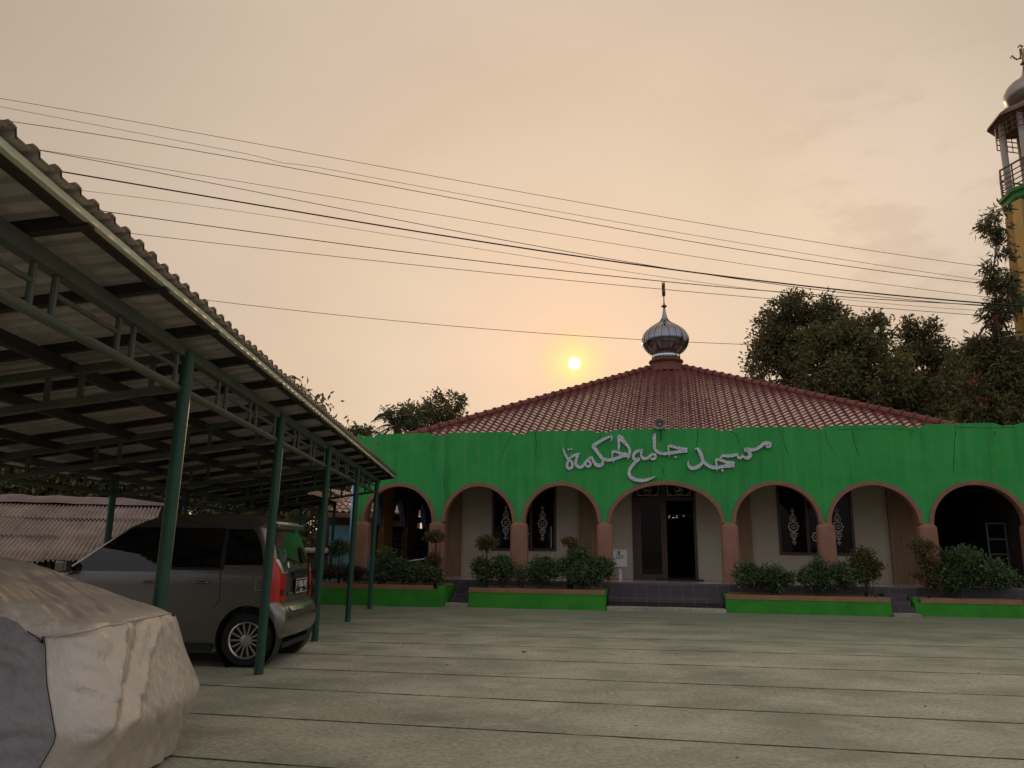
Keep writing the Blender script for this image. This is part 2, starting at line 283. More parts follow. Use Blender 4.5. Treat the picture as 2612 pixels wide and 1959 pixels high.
# ------------------------------------------------------------------ mesh helper
class MB:
    def __init__(s): s.v = []; s.f = []
    def add(s, vs, fs):
        o = len(s.v); s.v += [tuple(map(float, p)) for p in vs]; s.f += [tuple(i + o for i in f) for f in fs]; return s
    def box(s, x0, x1, y0, y1, z0, z1):
        return s.add([(x0, y0, z0), (x1, y0, z0), (x1, y1, z0), (x0, y1, z0), (x0, y0, z1), (x1, y0, z1), (x1, y1, z1), (x0, y1, z1)],
                     [(0, 3, 2, 1), (4, 5, 6, 7), (0, 1, 5, 4), (1, 2, 6, 5), (2, 3, 7, 6), (3, 0, 4, 7)])
    def bar(s, a, b, w, h, up=(0, 0, 1)):
        a, b = Vector(a), Vector(b); d = (b - a).normalized(); u = Vector(up); r = d.cross(u).normalized(); u = r.cross(d)
        p = []
        for c in (a, b):
            for i, j in ((-1, -1), (1, -1), (1, 1), (-1, 1)): p.append(c + r * (i * w / 2) + u * (j * h / 2))
        return s.add(p, [(3, 2, 1, 0), (4, 5, 6, 7), (0, 1, 5, 4), (1, 2, 6, 5), (2, 3, 7, 6), (3, 0, 4, 7)])
    def tube(s, pts, r, n=8, cap=True):
        pts = [Vector(p) for p in pts]; rs = r if hasattr(r, '__len__') else [r] * len(pts)
        vs, fs = [], []; pu = None
        for i, p in enumerate(pts):
            d = (pts[min(i + 1, len(pts) - 1)] - pts[max(i - 1, 0)]).normalized()
            if pu is None: pu = d.cross(Vector((0, 0, 1)) if abs(d.z) < .9 else Vector((1, 0, 0))).normalized()
            u = (pu - d * pu.dot(d)).normalized(); w = d.cross(u); pu = u
            for k in range(n):
                a = 2 * pi * k / n; vs.append(p + (u * cos(a) + w * sin(a)) * rs[i])
        for i in range(len(pts) - 1):
            for k in range(n):
                a, b = i * n + k, i * n + (k + 1) % n; fs.append((a, b, b + n, a + n))
        if cap: fs.append(tuple(range(n - 1, -1, -1))); fs.append(tuple(range((len(pts) - 1) * n, len(pts) * n)))
        return s.add(vs, fs)
    def lathe(s, prof, c=(0, 0, 0), n=32, cap=True):
        vs, fs = [], []
        for r, z in prof:
            for k in range(n):
                a = 2 * pi * k / n; vs.append((c[0] + r * cos(a), c[1] + r * sin(a), c[2] + z))
        for i in range(len(prof) - 1):
            for k in range(n):
                a, b = i * n + k, i * n + (k + 1) % n; fs.append((a, b, b + n, a + n))
        if cap: fs.append(tuple(range(n - 1, -1, -1))); fs.append(tuple(range((len(prof) - 1) * n, len(prof) * n)))
        return s.add(vs, fs)
    def grid(s, P, flip=False, closed=False):
        P = np.asarray(P); a, b, _ = P.shape; fs = []
        for i in range(a - 1):
            for j in range(b if closed else b - 1):
                q = (i * b + j, i * b + (j + 1) % b, (i + 1) * b + (j + 1) % b, (i + 1) * b + j); fs.append(q[::-1] if flip else q)
        return s.add(P.reshape(-1, 3), fs)
    def prism(s, poly, y0, y1):
        """polygon in x,z pushed from y0 to y1"""
        n = len(poly); vs = [(x, y0, z) for x, z in poly] + [(x, y1, z) for x, z in poly]
        fs = [tuple(range(n)), tuple(range(2 * n - 1, n - 1, -1))] + [(i, i + n, (i + 1) % n + n, (i + 1) % n) for i in range(n)]
        return s.add(vs, fs)
    def ribbon(s, pts, y0, y1, close=False):
        """stroke in x,z with a width at each point: (x, z, w)"""
        pts = [tuple(map(float, p)) for p in pts]; n = len(pts); L, R = [], []
        for i, (x, z, w) in enumerate(pts):
            a = pts[(i - 1) % n] if close else pts[max(i - 1, 0)]; b = pts[(i + 1) % n] if close else pts[min(i + 1, n - 1)]
            dx, dz = b[0] - a[0], b[1] - a[1]; l = math.hypot(dx, dz) or 1; nx, nz = -dz / l, dx / l
            L.append((x + nx * w / 2, z + nz * w / 2)); R.append((x - nx * w / 2, z - nz * w / 2))
        vs, fs = [], []
        for i in range(n): vs += [(L[i][0], y0, L[i][1]), (R[i][0], y0, R[i][1]), (R[i][0], y1, R[i][1]), (L[i][0], y1, L[i][1])]
        for i in range(n if close else n - 1):
            o, q = i * 4, ((i + 1) % n) * 4
            for k in range(4): fs.append((o + k, o + (k + 1) % 4, q + (k + 1) % 4, q + k))
        if not close: fs += [(3, 2, 1, 0), (n * 4 - 4, n * 4 - 3, n * 4 - 2, n * 4 - 1)]
        return s.add(vs, fs)
    def xf(s, M):
        s.v = [tuple(M @ Vector(p)) for p in s.v]; return s
    def build(s, name, material, parent=None, smooth=False, recalc=True):
        me = bpy.data.meshes.new(name); me.from_pydata(s.v, [], s.f)
        if recalc:
            bm = bmesh.new(); bm.from_mesh(me); bmesh.ops.recalc_face_normals(bm, faces=bm.faces); bm.to_mesh(me); bm.free()
        me.materials.append(material)
        if smooth: me.polygons.foreach_set('use_smooth', [True] * len(me.polygons)); 
        if smooth == 'auto':
            try: me.set_sharp_from_angle(angle=radians(35))
            except Exception: pass
        o = bpy.data.objects.new(name, me); COL.objects.link(o)
        if parent is not None: o.parent = parent
        return o

def bevel(o, w=.008, seg=2):
    me = o.data; bm = bmesh.new(); bm.from_mesh(me); bmesh.ops.remove_doubles(bm, verts=bm.verts, dist=1e-5)
    bmesh.ops.bevel(bm, geom=[e for e in bm.edges if len(e.link_faces) == 2 and e.calc_face_angle(0) > .5], offset=w, segments=seg, profile=.5, affect='EDGES')
    bm.to_mesh(me); bm.free(); return o
def thing(name, label, cat, loc=(0, 0, 0), rotz=0.0, group=None):
    o = bpy.data.objects.new(name, None); COL.objects.link(o); o.location = loc; o.rotation_euler = (0, 0, rotz); o.empty_display_size = .2
    return tag(o, label, cat, group)
def tag(o, label, cat, group=None):
    o['label'] = label; o['category'] = cat
    if group: o['group'] = group
    return o
def kind(o, k): o['kind'] = k; return o
def text_mesh(body, size, name, material, parent, M, extrude=.003):
    cu = bpy.data.curves.new(name, 'FONT'); cu.body = body; cu.size = size; cu.extrude = extrude; cu.align_x = 'CENTER'; cu.align_y = 'CENTER'
    t = bpy.data.objects.new(name, cu); COL.objects.link(t); dg = bpy.context.evaluated_depsgraph_get()
    me = bpy.data.meshes.new_from_object(t.evaluated_get(dg)); bpy.data.objects.remove(t); me.transform(M); me.materials.clear(); me.materials.append(material)
    o = bpy.data.objects.new(name, me); COL.objects.link(o); o.parent = parent; return o
def leaf_mesh(name, P, D, length, width, material, parent=None, fold=.25, rng=RNG):
    """P centres, D directions: a bent diamond leaf at each"""
    n = len(P); D = D / np.linalg.norm(D, axis=1, keepdims=True)
    R = rng.normal(size=(n, 3)); S = np.cross(D, R); S /= np.linalg.norm(S, axis=1, keepdims=True) + 1e-9; Nn = np.cross(S, D)
    L = (length * rng.uniform(.65, 1.3, n))[:, None]; W = (width * rng.uniform(.7, 1.25, n))[:, None]
    base = P; mid = P + D * L * .5; tip = P + D * L + Nn * (-fold * L * rng.uniform(0, 1, (n, 1)))
    V = np.stack([base, mid + S * W * .5 + Nn * W * .15, tip, mid - S * W * .5 + Nn * W * .15], 1).reshape(-1, 3)
    me = bpy.data.meshes.new(name); me.vertices.add(4 * n); me.vertices.foreach_set('co', V.ravel())
    me.loops.add(4 * n); me.loops.foreach_set('vertex_index', np.arange(4 * n, dtype=np.int32))
    me.polygons.add(n); me.polygons.foreach_set('loop_start', np.arange(0, 4 * n, 4, dtype=np.int32)); me.polygons.foreach_set('loop_total', np.full(n, 4, dtype=np.int32))
    me.update(); me.validate(); me.materials.append(material)
    o = bpy.data.objects.new(name, me); COL.objects.link(o)
    if parent is not None: o.parent = parent
    return o
def cloud(blobs, n, clusters, spread, rng, shell=.5, up=0.0):
    """leaf points clumped inside ellipsoid blobs [(centre, radii)]; returns points and outward directions"""
    vol = np.array([np.prod(r) ** .67 for _, r in blobs]); vol /= vol.sum()
    cc, cd, cs = [], [], []
    for (c, r), w in zip(blobs, vol):
        k = max(3, int(clusters * w)); d = rng.normal(size=(k, 3)); d /= np.linalg.norm(d, axis=1, keepdims=True)
        rad = shell + (1.05 - shell) * rng.uniform(0, 1, (k, 1)) ** .7
        cc.append(np.array(c) + d * rad * np.array(r)); cd.append(d); cs.append(np.full(k, spread))
    cc = np.vstack(cc); cd = np.vstack(cd); w = rng.uniform(.3, 1.6, len(cc)); w /= w.sum()
    idx = rng.choice(len(cc), n, p=w); P = cc[idx] + rng.normal(size=(n, 3)) * spread * np.array([1, 1, .75])
    D = cd[idx] * .7 + rng.normal(size=(n, 3)) * .7; D[:, 2] += up
    return P, D, cc
def branchwork(mb, base, top, r0, targets, rng, nl=8, bend=.3):
    base, top = np.array(base, float), np.array(top, float); mid = (base + top) / 2 + rng.normal(size=3) * bend * np.array([1, 1, .1])
    pts = [base, base * .6 + mid * .4, mid, mid * .4 + top * .6, top]
    mb.tube(pts, [r0 * 1.25, r0, r0 * .85, r0 * .7, r0 * .5], 8)
    for t in targets[:nl]:
        s = pts[2] if rng.uniform() < .4 else pts[4]; m = (s + t) / 2 + rng.normal(size=3) * .25 * np.linalg.norm(t - s) * .3
        mb.tube([s, m, t], [r0 * .42, r0 * .28, r0 * .1], 5)

# ------------------------------------------------------------------ ground
g = MB().grid(np.array([[(x, y, -.006) for x in (-900, -60, -20, 20, 60, 900)] for y in (-300, -20, 10, 40, 120, 1600)])).build('ground', MT['earth']); kind(g, 'structure')
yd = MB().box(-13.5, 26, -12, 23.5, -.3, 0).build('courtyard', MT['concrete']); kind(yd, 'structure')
JOINTS = [((-2.43, 4.62), (3.2, 3.4)), ((-2.43, 6.11), (3.55, 4.83)), ((-2.95, 7.6), (3.92, 6.26)), ((-3.49, 9.07), (4.73, 7.5)), ((-3.08, 10.31), (5.62, 8.85)), ((-2.76, 11.62), (6.58, 10.3)), ((-2.74, 13.08), (7.51, 11.72)), ((-3.31, 14.5), (8.5, 13.1)), ((-3.3, 15.9), (9, 14.5)), ((-3.3, 17.3), (9.5, 15.8)), ((-3.3, 18.7), (10, 17.2)), ((-3.3, 20.1), (10, 18.5)), ((-2, 3.1), (3, 2.05)), ((-2, 1.6), (3, .6))]
jm = MB()
for (a, b) in JOINTS:
    ax, ay = a; bx, by = b; m_ = (by - ay) / (bx - ax); xs = np.arange(-13, 22, .09); ph = random.uniform(0, 60)
    row0, row1 = [], []
    for x in xs:
        y = ay + m_ * (x - ax) + .010 * noise.noise((x * .9, ph, 0)) + .008 * noise.noise((x * 4, ph, 5))
        w = .011 + .009 * max(-.9, noise.noise((x * 2.5, ph, 9))) + .006 * noise.noise((x * 9, ph, 3))
        if y > 18.3 - (x - 4) * .19 or (y > 14 and noise.noise((x * .4, ph, 1)) < -.1): w = .0012
        row0.append((x, y - w, .004)); row1.append((x, y + w, .004))
    jm.grid(np.array([row0, row1]))
jo = jm.build('courtyard_joints', MT['groove']); kind(jo, 'structure')

# ------------------------------------------------------------------ mosque frame
TH = radians(10.609)
E_ = np.array([cos(TH), -sin(TH), 0]); N_ = np.array([sin(TH), cos(TH), 0]); O_ = np.array([4.294, 21.184, 0])
def fac(px, py, off=0.0):
    d = ray(px, py); C = np.array([0, 0, CAM_H]); t = ((O_ + N_ * off - C) @ N_) / (d @ N_); P = C + t * d; return float((P - O_) @ E_), float(P[2])
def wl_(x, y, z=0.0): return tuple(O_ + E_ * x + N_ * y + np.array([0, 0, z]))
mosque = thing('mosque', 'bright green mosque with seven arches, scalloped parapet and red tiled hip roof', 'mosque', tuple(O_), -TH)

FLOOR, SPR = .64, 2.22
ARCHES = [(-7.72, 1.14, 1.13), (-5.315, 1.095, 1.12), (-2.93, 1.13, 1.13), (-.065, 1.585, 1.14), (2.86, 1.17, 1.12), (5.295, 1.175, 1.10), (7.78, 1.17, 1.10)]
PIERS = [(-9.1, -8.61), (-6.76, -6.31), (-4.37, -3.9), (-1.93, -1.52), (1.41, 1.84), (3.87, 4.3), (6.35, 6.78), (8.79, 9.25)]
XL, XR = -9.1, 9.25
NOTCH = [-8.72, -6.53, -4.13, -1.72, 1.63, 3.98, 6.45, 8.75]
def parapet(x):
    z = 4.82 - .012 * (1 + sin(x * 2.1)) * .5
    for c in NOTCH:
        u = abs(x - c)
        if u < .14: z = min(z, 4.70 + .055 * sqrt(max(0, 1 - (u / .14) ** 2)))
        elif u < .42: q = (.42 - u) / .28; z = min(z, 4.82 - .12 * q ** 2.2)
    return z
def wall_bottom(x):
    for c, a, h in ARCHES:
        if abs(x - c) < a - .05: return SPR + (h - .05) * sqrt(max(0, 1 - ((x - c) / (a - .05)) ** 2))
    return SPR
xs = sorted(set([round(v, 4) for v in np.arange(XL, XR, .04)] + [XR] + [round(c + s * (a - .05) * k, 4) for c, a, h in ARCHES for s in (-1, 1) for k in (1, .998, .99, .975, .95)]))
fw_ = MB(); Pf = [[], []]; Pb = [[], []]
for x in xs:
    zb, zt = wall_bottom(x), parapet(x)
    Pf[0].append((x, 0, zb)); Pf[1].append((x, 0, zt)); Pb[0].append((x, .2, zb)); Pb[1].append((x, .2, zt))
fw_.grid(np.array(Pf)); fw_.grid(np.array(Pb), True); fw_.grid(np.array([Pf[1], Pb[1]])); fw_.grid(np.array([Pb[0], Pf[0]]))
fw_.add([Pf[0][0], Pf[1][0], Pb[1][0], Pb[0][0], Pf[0][-1], Pf[1][-1], Pb[1][-1], Pb[0][-1]], [(0, 1, 2, 3), (7, 6, 5, 4)])
fw_.build('front_wall', MT['green'], mosque, recalc=False)
for c, a, h in ARCHES:
    ring = []
    for k in range(49):
        t = pi * k / 48; ct, st = cos(t), sin(t)
        o = (c + a * ct, SPR + h * st); i = (c + (a - .105) * ct, SPR + (h - .105) * st)
        ring.append([(o[0], -.035, o[1]), (i[0], -.035, i[1]), (i[0], .22, i[1]), (o[0], .22, o[1])])
    r_ = MB().grid(np.array(ring), closed=True)
    n = len(r_.v); r_.f += [(0, 1, 2, 3), (n - 1, n - 2, n - 3, n - 4)]
    r_.build('arch_trim', MT['arch'], mosque, smooth='auto')
for a, b in PIERS:
    p = MB(); ch = .07
    def ring_(x0, x1, y0, y1, z): return [(x0 + .05, y0, z), (x1 - .05, y0, z), (x1, y0 + .05, z), (x1, y1, z), (x0, y1, z), (x0, y0 + .05, z)]
    p.grid(np.array([ring_(a - .012, b + .012, -.07, .24, .2), ring_(a, b, -.06, .23, SPR - .09), ring_(a + ch, b - ch, -.04, .23, SPR + .004)]), closed=True)
    p.f += [tuple(range(5, -1, -1)), tuple(range(12, 18))]
    p.build('pier', MT['pier'], mosque)
# cracks in the wall, traced as thin dark lines
def crack(pts, w=.014):
    out = []
    for i in range(len(pts) - 1):
        (x0, z0), (x1, z1) = pts[i], pts[i + 1]; n = max(2, int(math.hypot(x1 - x0, z1 - z0) / .05))
        for k in range(n):
            t = k / n; out.append((x0 + (x1 - x0) * t + .018 * noise.noise((z0 * 3 + t * 4, x0, 2)), z0 + (z1 - z0) * t, w * (.5 + .8 * random.random())))
    out.append((*pts[-1], .003)); return out
CR = [((1112, 1111), (1104, 1130), (1099, 1150)), ((1304, 1112), (1290, 1135), (1275, 1178)), ((1132, 1217), (1133, 1235), (1136, 1252)), ((1365, 1102), (1368, 1130), (1366, 1160)), ((1778, 1096), (1780, 1115), (1777, 1130), (1776, 1160)), ((1865, 1100), (1880, 1112), (1889, 1138), (1893, 1150)), ((1998, 1090), (1996, 1110), (2003, 1140), (2010, 1160)), ((2105, 1100), (2110, 1125), (2120, 1143), (2134, 1160)), ((2174, 1098), (2180, 1130), (2190, 1160)), ((2138, 1096), (2210, 1094), (2290, 1094), (2326, 1097)), ((2436, 1082), (2437, 1105), (2433, 1160), (2432, 1210)), ((2437, 1090), (2520, 1092), (2590, 1090)), ((1694, 1190), (1692, 1205), (1696, 1220)), ((2328, 1098), (2320, 1118)), ((1535, 1110), (1522, 1124))]
for c in CR: MB().ribbon(crack([fac(*p) for p in c]), -.002, .004).build('wall_crack', MT['crack'], mosque)
# veranda
MB().box(-9.2, 9.3, -.3, 16, .3, FLOOR).build('veranda_floor', MT['floor'], mosque)
fr = MB().box(-9.2, 9.3, -.306, -.3, .2, FLOOR - .004); fr.build('floor_riser', MT['step'], mosque)
MB().box(-9.0, 9.2, .2, 16, 3.52, 3.6).build('ceiling', MT['ceiling'], mosque)
HY = 2.0
hw = MB()
for x0, x1, z0, z1 in [(-6.3, -5.33, FLOOR, 3.52), (-5.33, -3.32, FLOOR, 1.42), (-3.32, -1.02, FLOOR, 3.52), (.86, 3.17, FLOOR, 3.52), (3.17, 5.24, FLOOR, 1.38), (5.24, 6.16, FLOOR, 3.52), (-1.02, .86, 3.46, 3.52), (-5.33, -3.32, 3.42, 3.52), (3.17, 5.24, 3.42, 3.52)]:
    hw.box(x0, x1, HY, HY + .15, z0, z1)
hw.build('hall_wall', MT['cream'], mosque)
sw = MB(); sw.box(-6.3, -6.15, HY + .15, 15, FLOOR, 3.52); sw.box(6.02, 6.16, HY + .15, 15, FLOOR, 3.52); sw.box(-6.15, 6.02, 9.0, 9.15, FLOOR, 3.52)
sw.build('hall_side_wall', MT['shade_paint'], mosque)
for x0, x1 in ((-6.9, -6.301), (6.161, 7.0), (-2.62, -1.95), (1.9, 2.42)):
    if abs(x0) > 5 : MB().box(x0, x1, HY - .12, HY + .5, FLOOR, 3.52).build('pilaster', MT['wood'], mosque)
    else: MB().box(x0, x1, HY - .1, HY - .001, FLOOR, 3.52).build('pilaster', MT['wood'], mosque)
# windows
def sticker_mesh(mb, cx, cz, y, full=True, s=1.05 / 990):
    def rib(pts, w=16, close=False): mb.ribbon([(cx + (px - 430) * s, cz - (pz - 670) * s, w * s) for px, pz in pts], y - .003, y, close)
    star = []
    for k in range(16):
        a = pi / 2 + 2 * pi * k / 16; r = 143 if k % 2 == 0 else 108
        star.append((430 + r * cos(a), 670 + r * sin(a)))
    rib(star, 24, True)
    for a0, a1, rr in ((.3, 2.6, 62), (2.9, 4.6, 55), (4.9, 6.1, 66), (.8, 2.0, 30), (3.4, 5.6, 28)):
        rib([(430 + rr * cos(a0 + (a1 - a0) * k / 6), 670 + rr * .8 * sin(a0 + (a1 - a0) * k / 6)) for k in range(7)], 13)
    if not full: return
    for sg in (-1, 1):
        q = lambda x, d: (430 + x, 670 + sg * d)
        for dx in (-55, 55): rib([q(dx - 38, 187), q(dx, 228), q(dx + 38, 187), q(dx, 146)], 15, True)
        rib([q(-16, 140), q(16, 172), q(0, 190)], 14); rib([q(16, 140), q(-16, 172), q(0, 205)], 14)
        rib([q(-85, 238), q(-60, 275), q(-25, 240), q(0, 268), q(25, 240), q(60, 275), q(85, 238)], 15)
        rib([q(-50, 290), q(-25, 325), q(0, 285), q(25, 325), q(50, 290)], 15)
        rib([q(-45, 330), q(45, 330)], 12); rib([q(-25, 340), q(0, 372), q(25, 340)], 14); rib([q(-22, 385), q(22, 385)], 12)
        rib([q(-55, 415), q(55, 415), q(0, 490)], 14, True); rib([q(-20, 432), q(20, 432), q(0, 462)], 10, True)
def window(x0, x1, z0, z1, stars, mull, y=HY):
    f = MB(); t = .075
    f.box(x0, x1, y - .03, y + .09, z0, z0 + t); f.box(x0, x1, y - .03, y + .09, z1 - t, z1); f.box(x0, x0 + t, y - .03, y + .09, z0 + t, z1 - t); f.box(x1 - t, x1, y - .03, y + .09, z0 + t, z1 - t)
    for m_ in mull: f.box(m_ - .04, m_ + .04, y - .026, y + .09, z0 + t, z1 - t)
    w = f.build('window', MT['frame'], mosque)
    MB().box(x0 + t, x1 - t, y + .03, y + .04, z0 + t, z1 - t).build('pane', MT['glass'], w)
    for i, (sx, sz, full) in enumerate(stars): st = MB(); sticker_mesh(st, sx, sz, y + .028 - i * .0002, full); st.build('sticker', MT['sticker'], w)
    return w
wL = window(-5.33, -3.32, 1.42, 3.42, [(-4.9, 2.27, True), (-3.75, 2.25, True), (-4.33, 1.93, False)], [-4.55, -4.1])
wR = window(3.17, 5.24, 1.38, 3.42, [(3.6, 2.19, True), (4.82, 2.19, True), (4.24, 1.9, False)], [3.98, 4.45])
for w_, x in ((wL, -3.47),): MB().tube([(x, HY - .07, 1.52), (x, HY - .07, 2.16)], .018, 8).build('handle', MT['pipe'], w_)
# front door: transom panels, glazed left leaf, open right leaf
dr = MB(); dx0, dx1, dm = -1.02, .86, -.10
dr.box(dx0, dx0 + .10, HY - .03, HY + .12, FLOOR, 3.46); dr.box(dx1 - .08, dx1, HY - .03, HY + .12, FLOOR, 3.46); dr.box(dx0 + .1, dx1 - .08, HY - .03, HY + .12, 3.38, 3.46); dr.box(dx0 + .1, dx1 - .08, HY - .028, HY + .12, 2.93, 3.05)
door = dr.build('door', MT['frame'], mosque)
lf = MB(); lf.box(dx0 + .1, dx0 + .26, HY, HY + .05, FLOOR + .01, 2.93); lf.box(dm - .07, dm + .09, HY - .004, HY + .05, FLOOR + .01, 2.93); lf.box(dx0 + .26, dm - .07, HY, HY + .05, FLOOR + .01, FLOOR + .14); lf.box(dx0 + .26, dm - .07, HY, HY + .05, 2.80, 2.93); lf.box(dm - .07, dm + .09, HY - .02, HY + .1, 3.05, 3.38)
lf.build('door_leaf', MT['frame'], door)
MB().box(dx0 + .26, dm - .07, HY + .02, HY + .03, FLOOR + .14, 2.80).build('door_glass', MT['glass'], door)
MB().tube([(dm, HY - .02, 1.72), (dm, HY - .06, 1.76), (dm, HY - .06, 2.04), (dm, HY - .02, 2.08)], .013, 8).build('handle', MT['chrome'], door)
MB().box(dx0 + .1, dm - .07, HY + .02, HY + .03, 3.05, 3.38).build('transom_pane', MT['glass'], door); MB().box(dm + .09, dx1 - .08, HY + .02, HY + .03, 3.05, 3.38).build('transom_pane', MT['glass'], door)
tb = MB()
STROKES = {'m': [[(-8, 2), (-5, 5), (-3, 1), (-7, -1), (-9, -4)], [(-3, 1), (1, 1), (2, 5), (5, 4), (3, 0), (7, 0), (9, 4)], [(-1, -4), (4, -5), (8, -2)]], 'a': [[(8, 6), (8, -4)], [(4, 7), (4, -3), (1, -4), (1, 6)], [(1, -4), (-3, -4), (-4, 0), (-7, 1), (-7, -4), (-4, -4)], [(-1, 8), (1, 10), (3, 8)]]}
for x0, x1, key in ((dx0 + .14, dm - .10, 'm'), (dm + .12, dx1 - .12, 'a')):
    cx, cz = (x0 + x1) / 2, 3.24; y = HY + .018
    tb.ribbon([(x0 + .02, 3.5, .02), (x0 + .02, 3.1, .02), (x1 - .02, 3.1, .02), (x1 - .02, 3.5, .02)], y - .003, y)
    tb.ribbon([(x0 + .03, 3.2, .012), (x0 + .12, 3.12, .012)], y - .004, y); tb.ribbon([(x1 - .12, 3.12, .012), (x1 - .03, 3.2, .012)], y - .004, y)
    tb.ribbon([(cx + (.13 if k % 2 == 0 else .105) * cos(2 * pi * k / 16), cz + (.13 if k % 2 == 0 else .105) * sin(2 * pi * k / 16), .009) for k in range(16)], y - .003, y, True)
    for s in STROKES[key]: tb.ribbon([(cx + a * .0095, cz + b * .0095, .014) for a, b in s], y - .005, y)
tb.build('transom_lettering', MT['sticker'], door)
MB().box(-.35, .98, 1.25, 1.88, FLOOR, FLOOR + .022).build('door_mat', mat('dark_mat', (.02, .012, .012), .95)); dmat = bpy.data.objects['door_mat']; dmat.location = tuple(O_); dmat.rotation_euler = (0, 0, -TH)
tag(dmat, 'dark doormat lying on the tiled floor before the open door', 'doormat')
led = []
for px in (1681, 1697, 1706, 1715, 1720, 1727, 1745):
    for py in (1316, 1320.5):
        if random.random() < .8: x, z = fac(px + random.uniform(-1.5, 1.5), py, 3.4); led.append(MB().box(x - .018, x + .022, 3.39, 3.4, z - .005, z + .006))
lt = thing('running_text_display', 'dark display with a few lit dashes hanging inside the open doorway', 'display', wl_(0, 0), -TH)
MB().box(-.25, .85, 3.405, 3.46, 2.48, 2.62).build('casing', MT['black_plastic'], lt); [q.build('lit_segment', MT['led'], lt) for q in led]
MB().tube([(.1, 3.43, 2.62), (.1, 3.43, 3.52)], .01, 6).build('hanger', MT['black_plastic'], lt); MB().tube([(.6, 3.43, 2.62), (.6, 3.43, 3.52)], .01, 6).build('hanger', MT['black_plastic'], lt)
# left side wall: pointed arches with brick lattice
LX = -8.95
def pointed(x0, y0, y1, zs, zt, n=14):
    c = (y0 + y1) / 2; h = (y1 - y0) / 2; out = []
    for k in range(n + 1):
        u = -1 + 2 * k / n; out.append((c + u * h, zs + (zt - zs) * (1 - abs(u) ** 1.7)))
    return out
ya = [(.81, 2.1), (2.98, 4.55), (5.63, 7.12), (8.2, 9.7), (10.8, 12.3)]
for i, (y0, y1) in enumerate(ya):
    pr = pointed(LX, y0, y1, 2.1, 3.12)
    A = np.array([[(LX, y, z) for y, z in pr], [(LX, y, 3.52) for y, z in pr]]); B = A + np.array([-.2, 0, 0])
    MB().grid(A).grid(B, True).grid(np.array([A[0], B[0]])).build('side_wall', MT['blue_dark'], mosque)
pc = [MT['pier'], MT['ochre'], MT['pier'], MT['blue_dark'], MT['pier'], MT['ochre']]
for i in range(6):
    y0 = .21 if i == 0 else ya[i - 1][1]; y1 = ya[i][0] if i < 5 else 16
    MB().box(LX - .22, LX + .05, y0, y1, FLOOR, 3.52).build('side_pier', pc[i], mosque)
for (y0, y1) in ya:
    rs = MB().box(LX - .2, LX - .1, y0, y1, 2.0, 2.18)
    for k in range(9): rs.box(LX - .17, LX - .12, y0 + k * .17, y0 + k * .17 + .055, FLOOR, 2.0)
    for k in range(7): rs.box(LX - .165, LX - .125, y0, y1, FLOOR + k * .2, FLOOR + k * .2 + .06)
    rs.build('brick_screen', MT['roster'], mosque)
MB().box(-8.60, -8.35, .0, .05, FLOOR, 1.18).build('dado_tile', MT['blue_tile'], mosque)
MB().tube([(-9.17, .08, .1), (-9.17, .08, 3.3)], .05, 10).build('downpipe', mat('blue_pipe', (.22, .42, .58), .5), mosque, smooth=True)
MB().box(-8.95, -6.3, 12.6, 12.75, FLOOR, 3.52).build('end_wall', MT['blue_dark'], mosque)
# right side: closed dark passage
rw = MB().box(9.0, 9.2, .22, 15, FLOOR, 3.52); rw.box(6.16, 9.0, 7.0, 7.2, FLOOR, 3.52); rw.build('passage_wall', MT['shade_paint'], mosque)
# roof
RC = np.array([-.02, 8.6]); RA = 8.5; ZE, ZA = 4.45, 8.68; AX = .26 - RC[0]
def roof_face(rot, fine):
    mb = MB(); rows = 36; sl = sqrt(RA ** 2 + (ZA - ZE) ** 2); nz = Vector((0, -(ZA - ZE), RA)).normalized(); tw = .255
    for j in range(rows):
        v0, v1 = j / rows, (j + 1) / rows * 1.0; hwm = RA * (1 - v0) + .05
        k = int(hwm / tw) + 1; xs_ = []
        for i in range(-k, k):
            for q in ((0, .16, .34, .5, .62, .74, .88) if fine else (0, .5)): xs_.append((i + q) * tw)
        P0, P1 = [], []
        off = 0 if not fine else (noise.noise((j * .7, 1, 0)) * .012)
        for x in xs_:
            u = (x / tw) % 1; p = .040 * sin(pi * u / .62) if u < .62 else -.022 * sin(pi * (u - .62) / .38)
            xc = max(-hwm, min(hwm, x)); jit = .006 * noise.noise((math.floor(x / tw) * 1.3, j * 1.7, 4))
            for Pq, v, h in ((P0, v0 - .004, .036 + p + jit), (P1, v1, .006 + p * .92)):
                y = -RA * (1 - v); z = ZE + (ZA - ZE) * v; xx = max(-RA * (1 - v) - .05, min(RA * (1 - v) + .05, xc + off))
                Pq.append((xx, y + nz.y * h, z + nz.z * h))
        mb.grid(np.array([P0, P1]))
        if fine: mb.grid(np.array([[(a, b + nz.y * -.03, c - nz.z * .03) for a, b, c in P0], P0]))
    mb.xf(Matrix.Translation((RC[0], RC[1], 0)) @ Matrix.Rotation(rot, 4, 'Z'))
    mb.v = [(x + AX * (z - ZE) / (ZA - ZE), y, z) for x, y, z in mb.v]; return mb
roof = roof_face(0, True).build('roof', MT['roof_tile'], mosque, recalc=False, smooth='auto')
for rr in (pi / 2, pi, -pi / 2): roof_face(rr, False).build('roof_slope', MT['roof_tile'], roof, recalc=False)
for sx, sy in ((-1, -1), (1, -1), (1, 1), (-1, 1)):
    a = Vector((RC[0] + sx * RA, RC[1] + sy * RA, ZE + .05)); b = Vector((RC[0] + AX + sx * .5, RC[1] + sy * .5, ZA - .2)); L_ = (b - a).length; n = int(L_ / .36); d = (b - a) / n; mb = MB()
    for i in range(n):
        p = a + d * i; mb.tube([p - d * .02, p + d * .12, p + d * .13, p + d * 1.06], [.158, .150, .128, .112], 10)
    mb.build('ridge_cap', MT['ridge'], roof, smooth='auto')
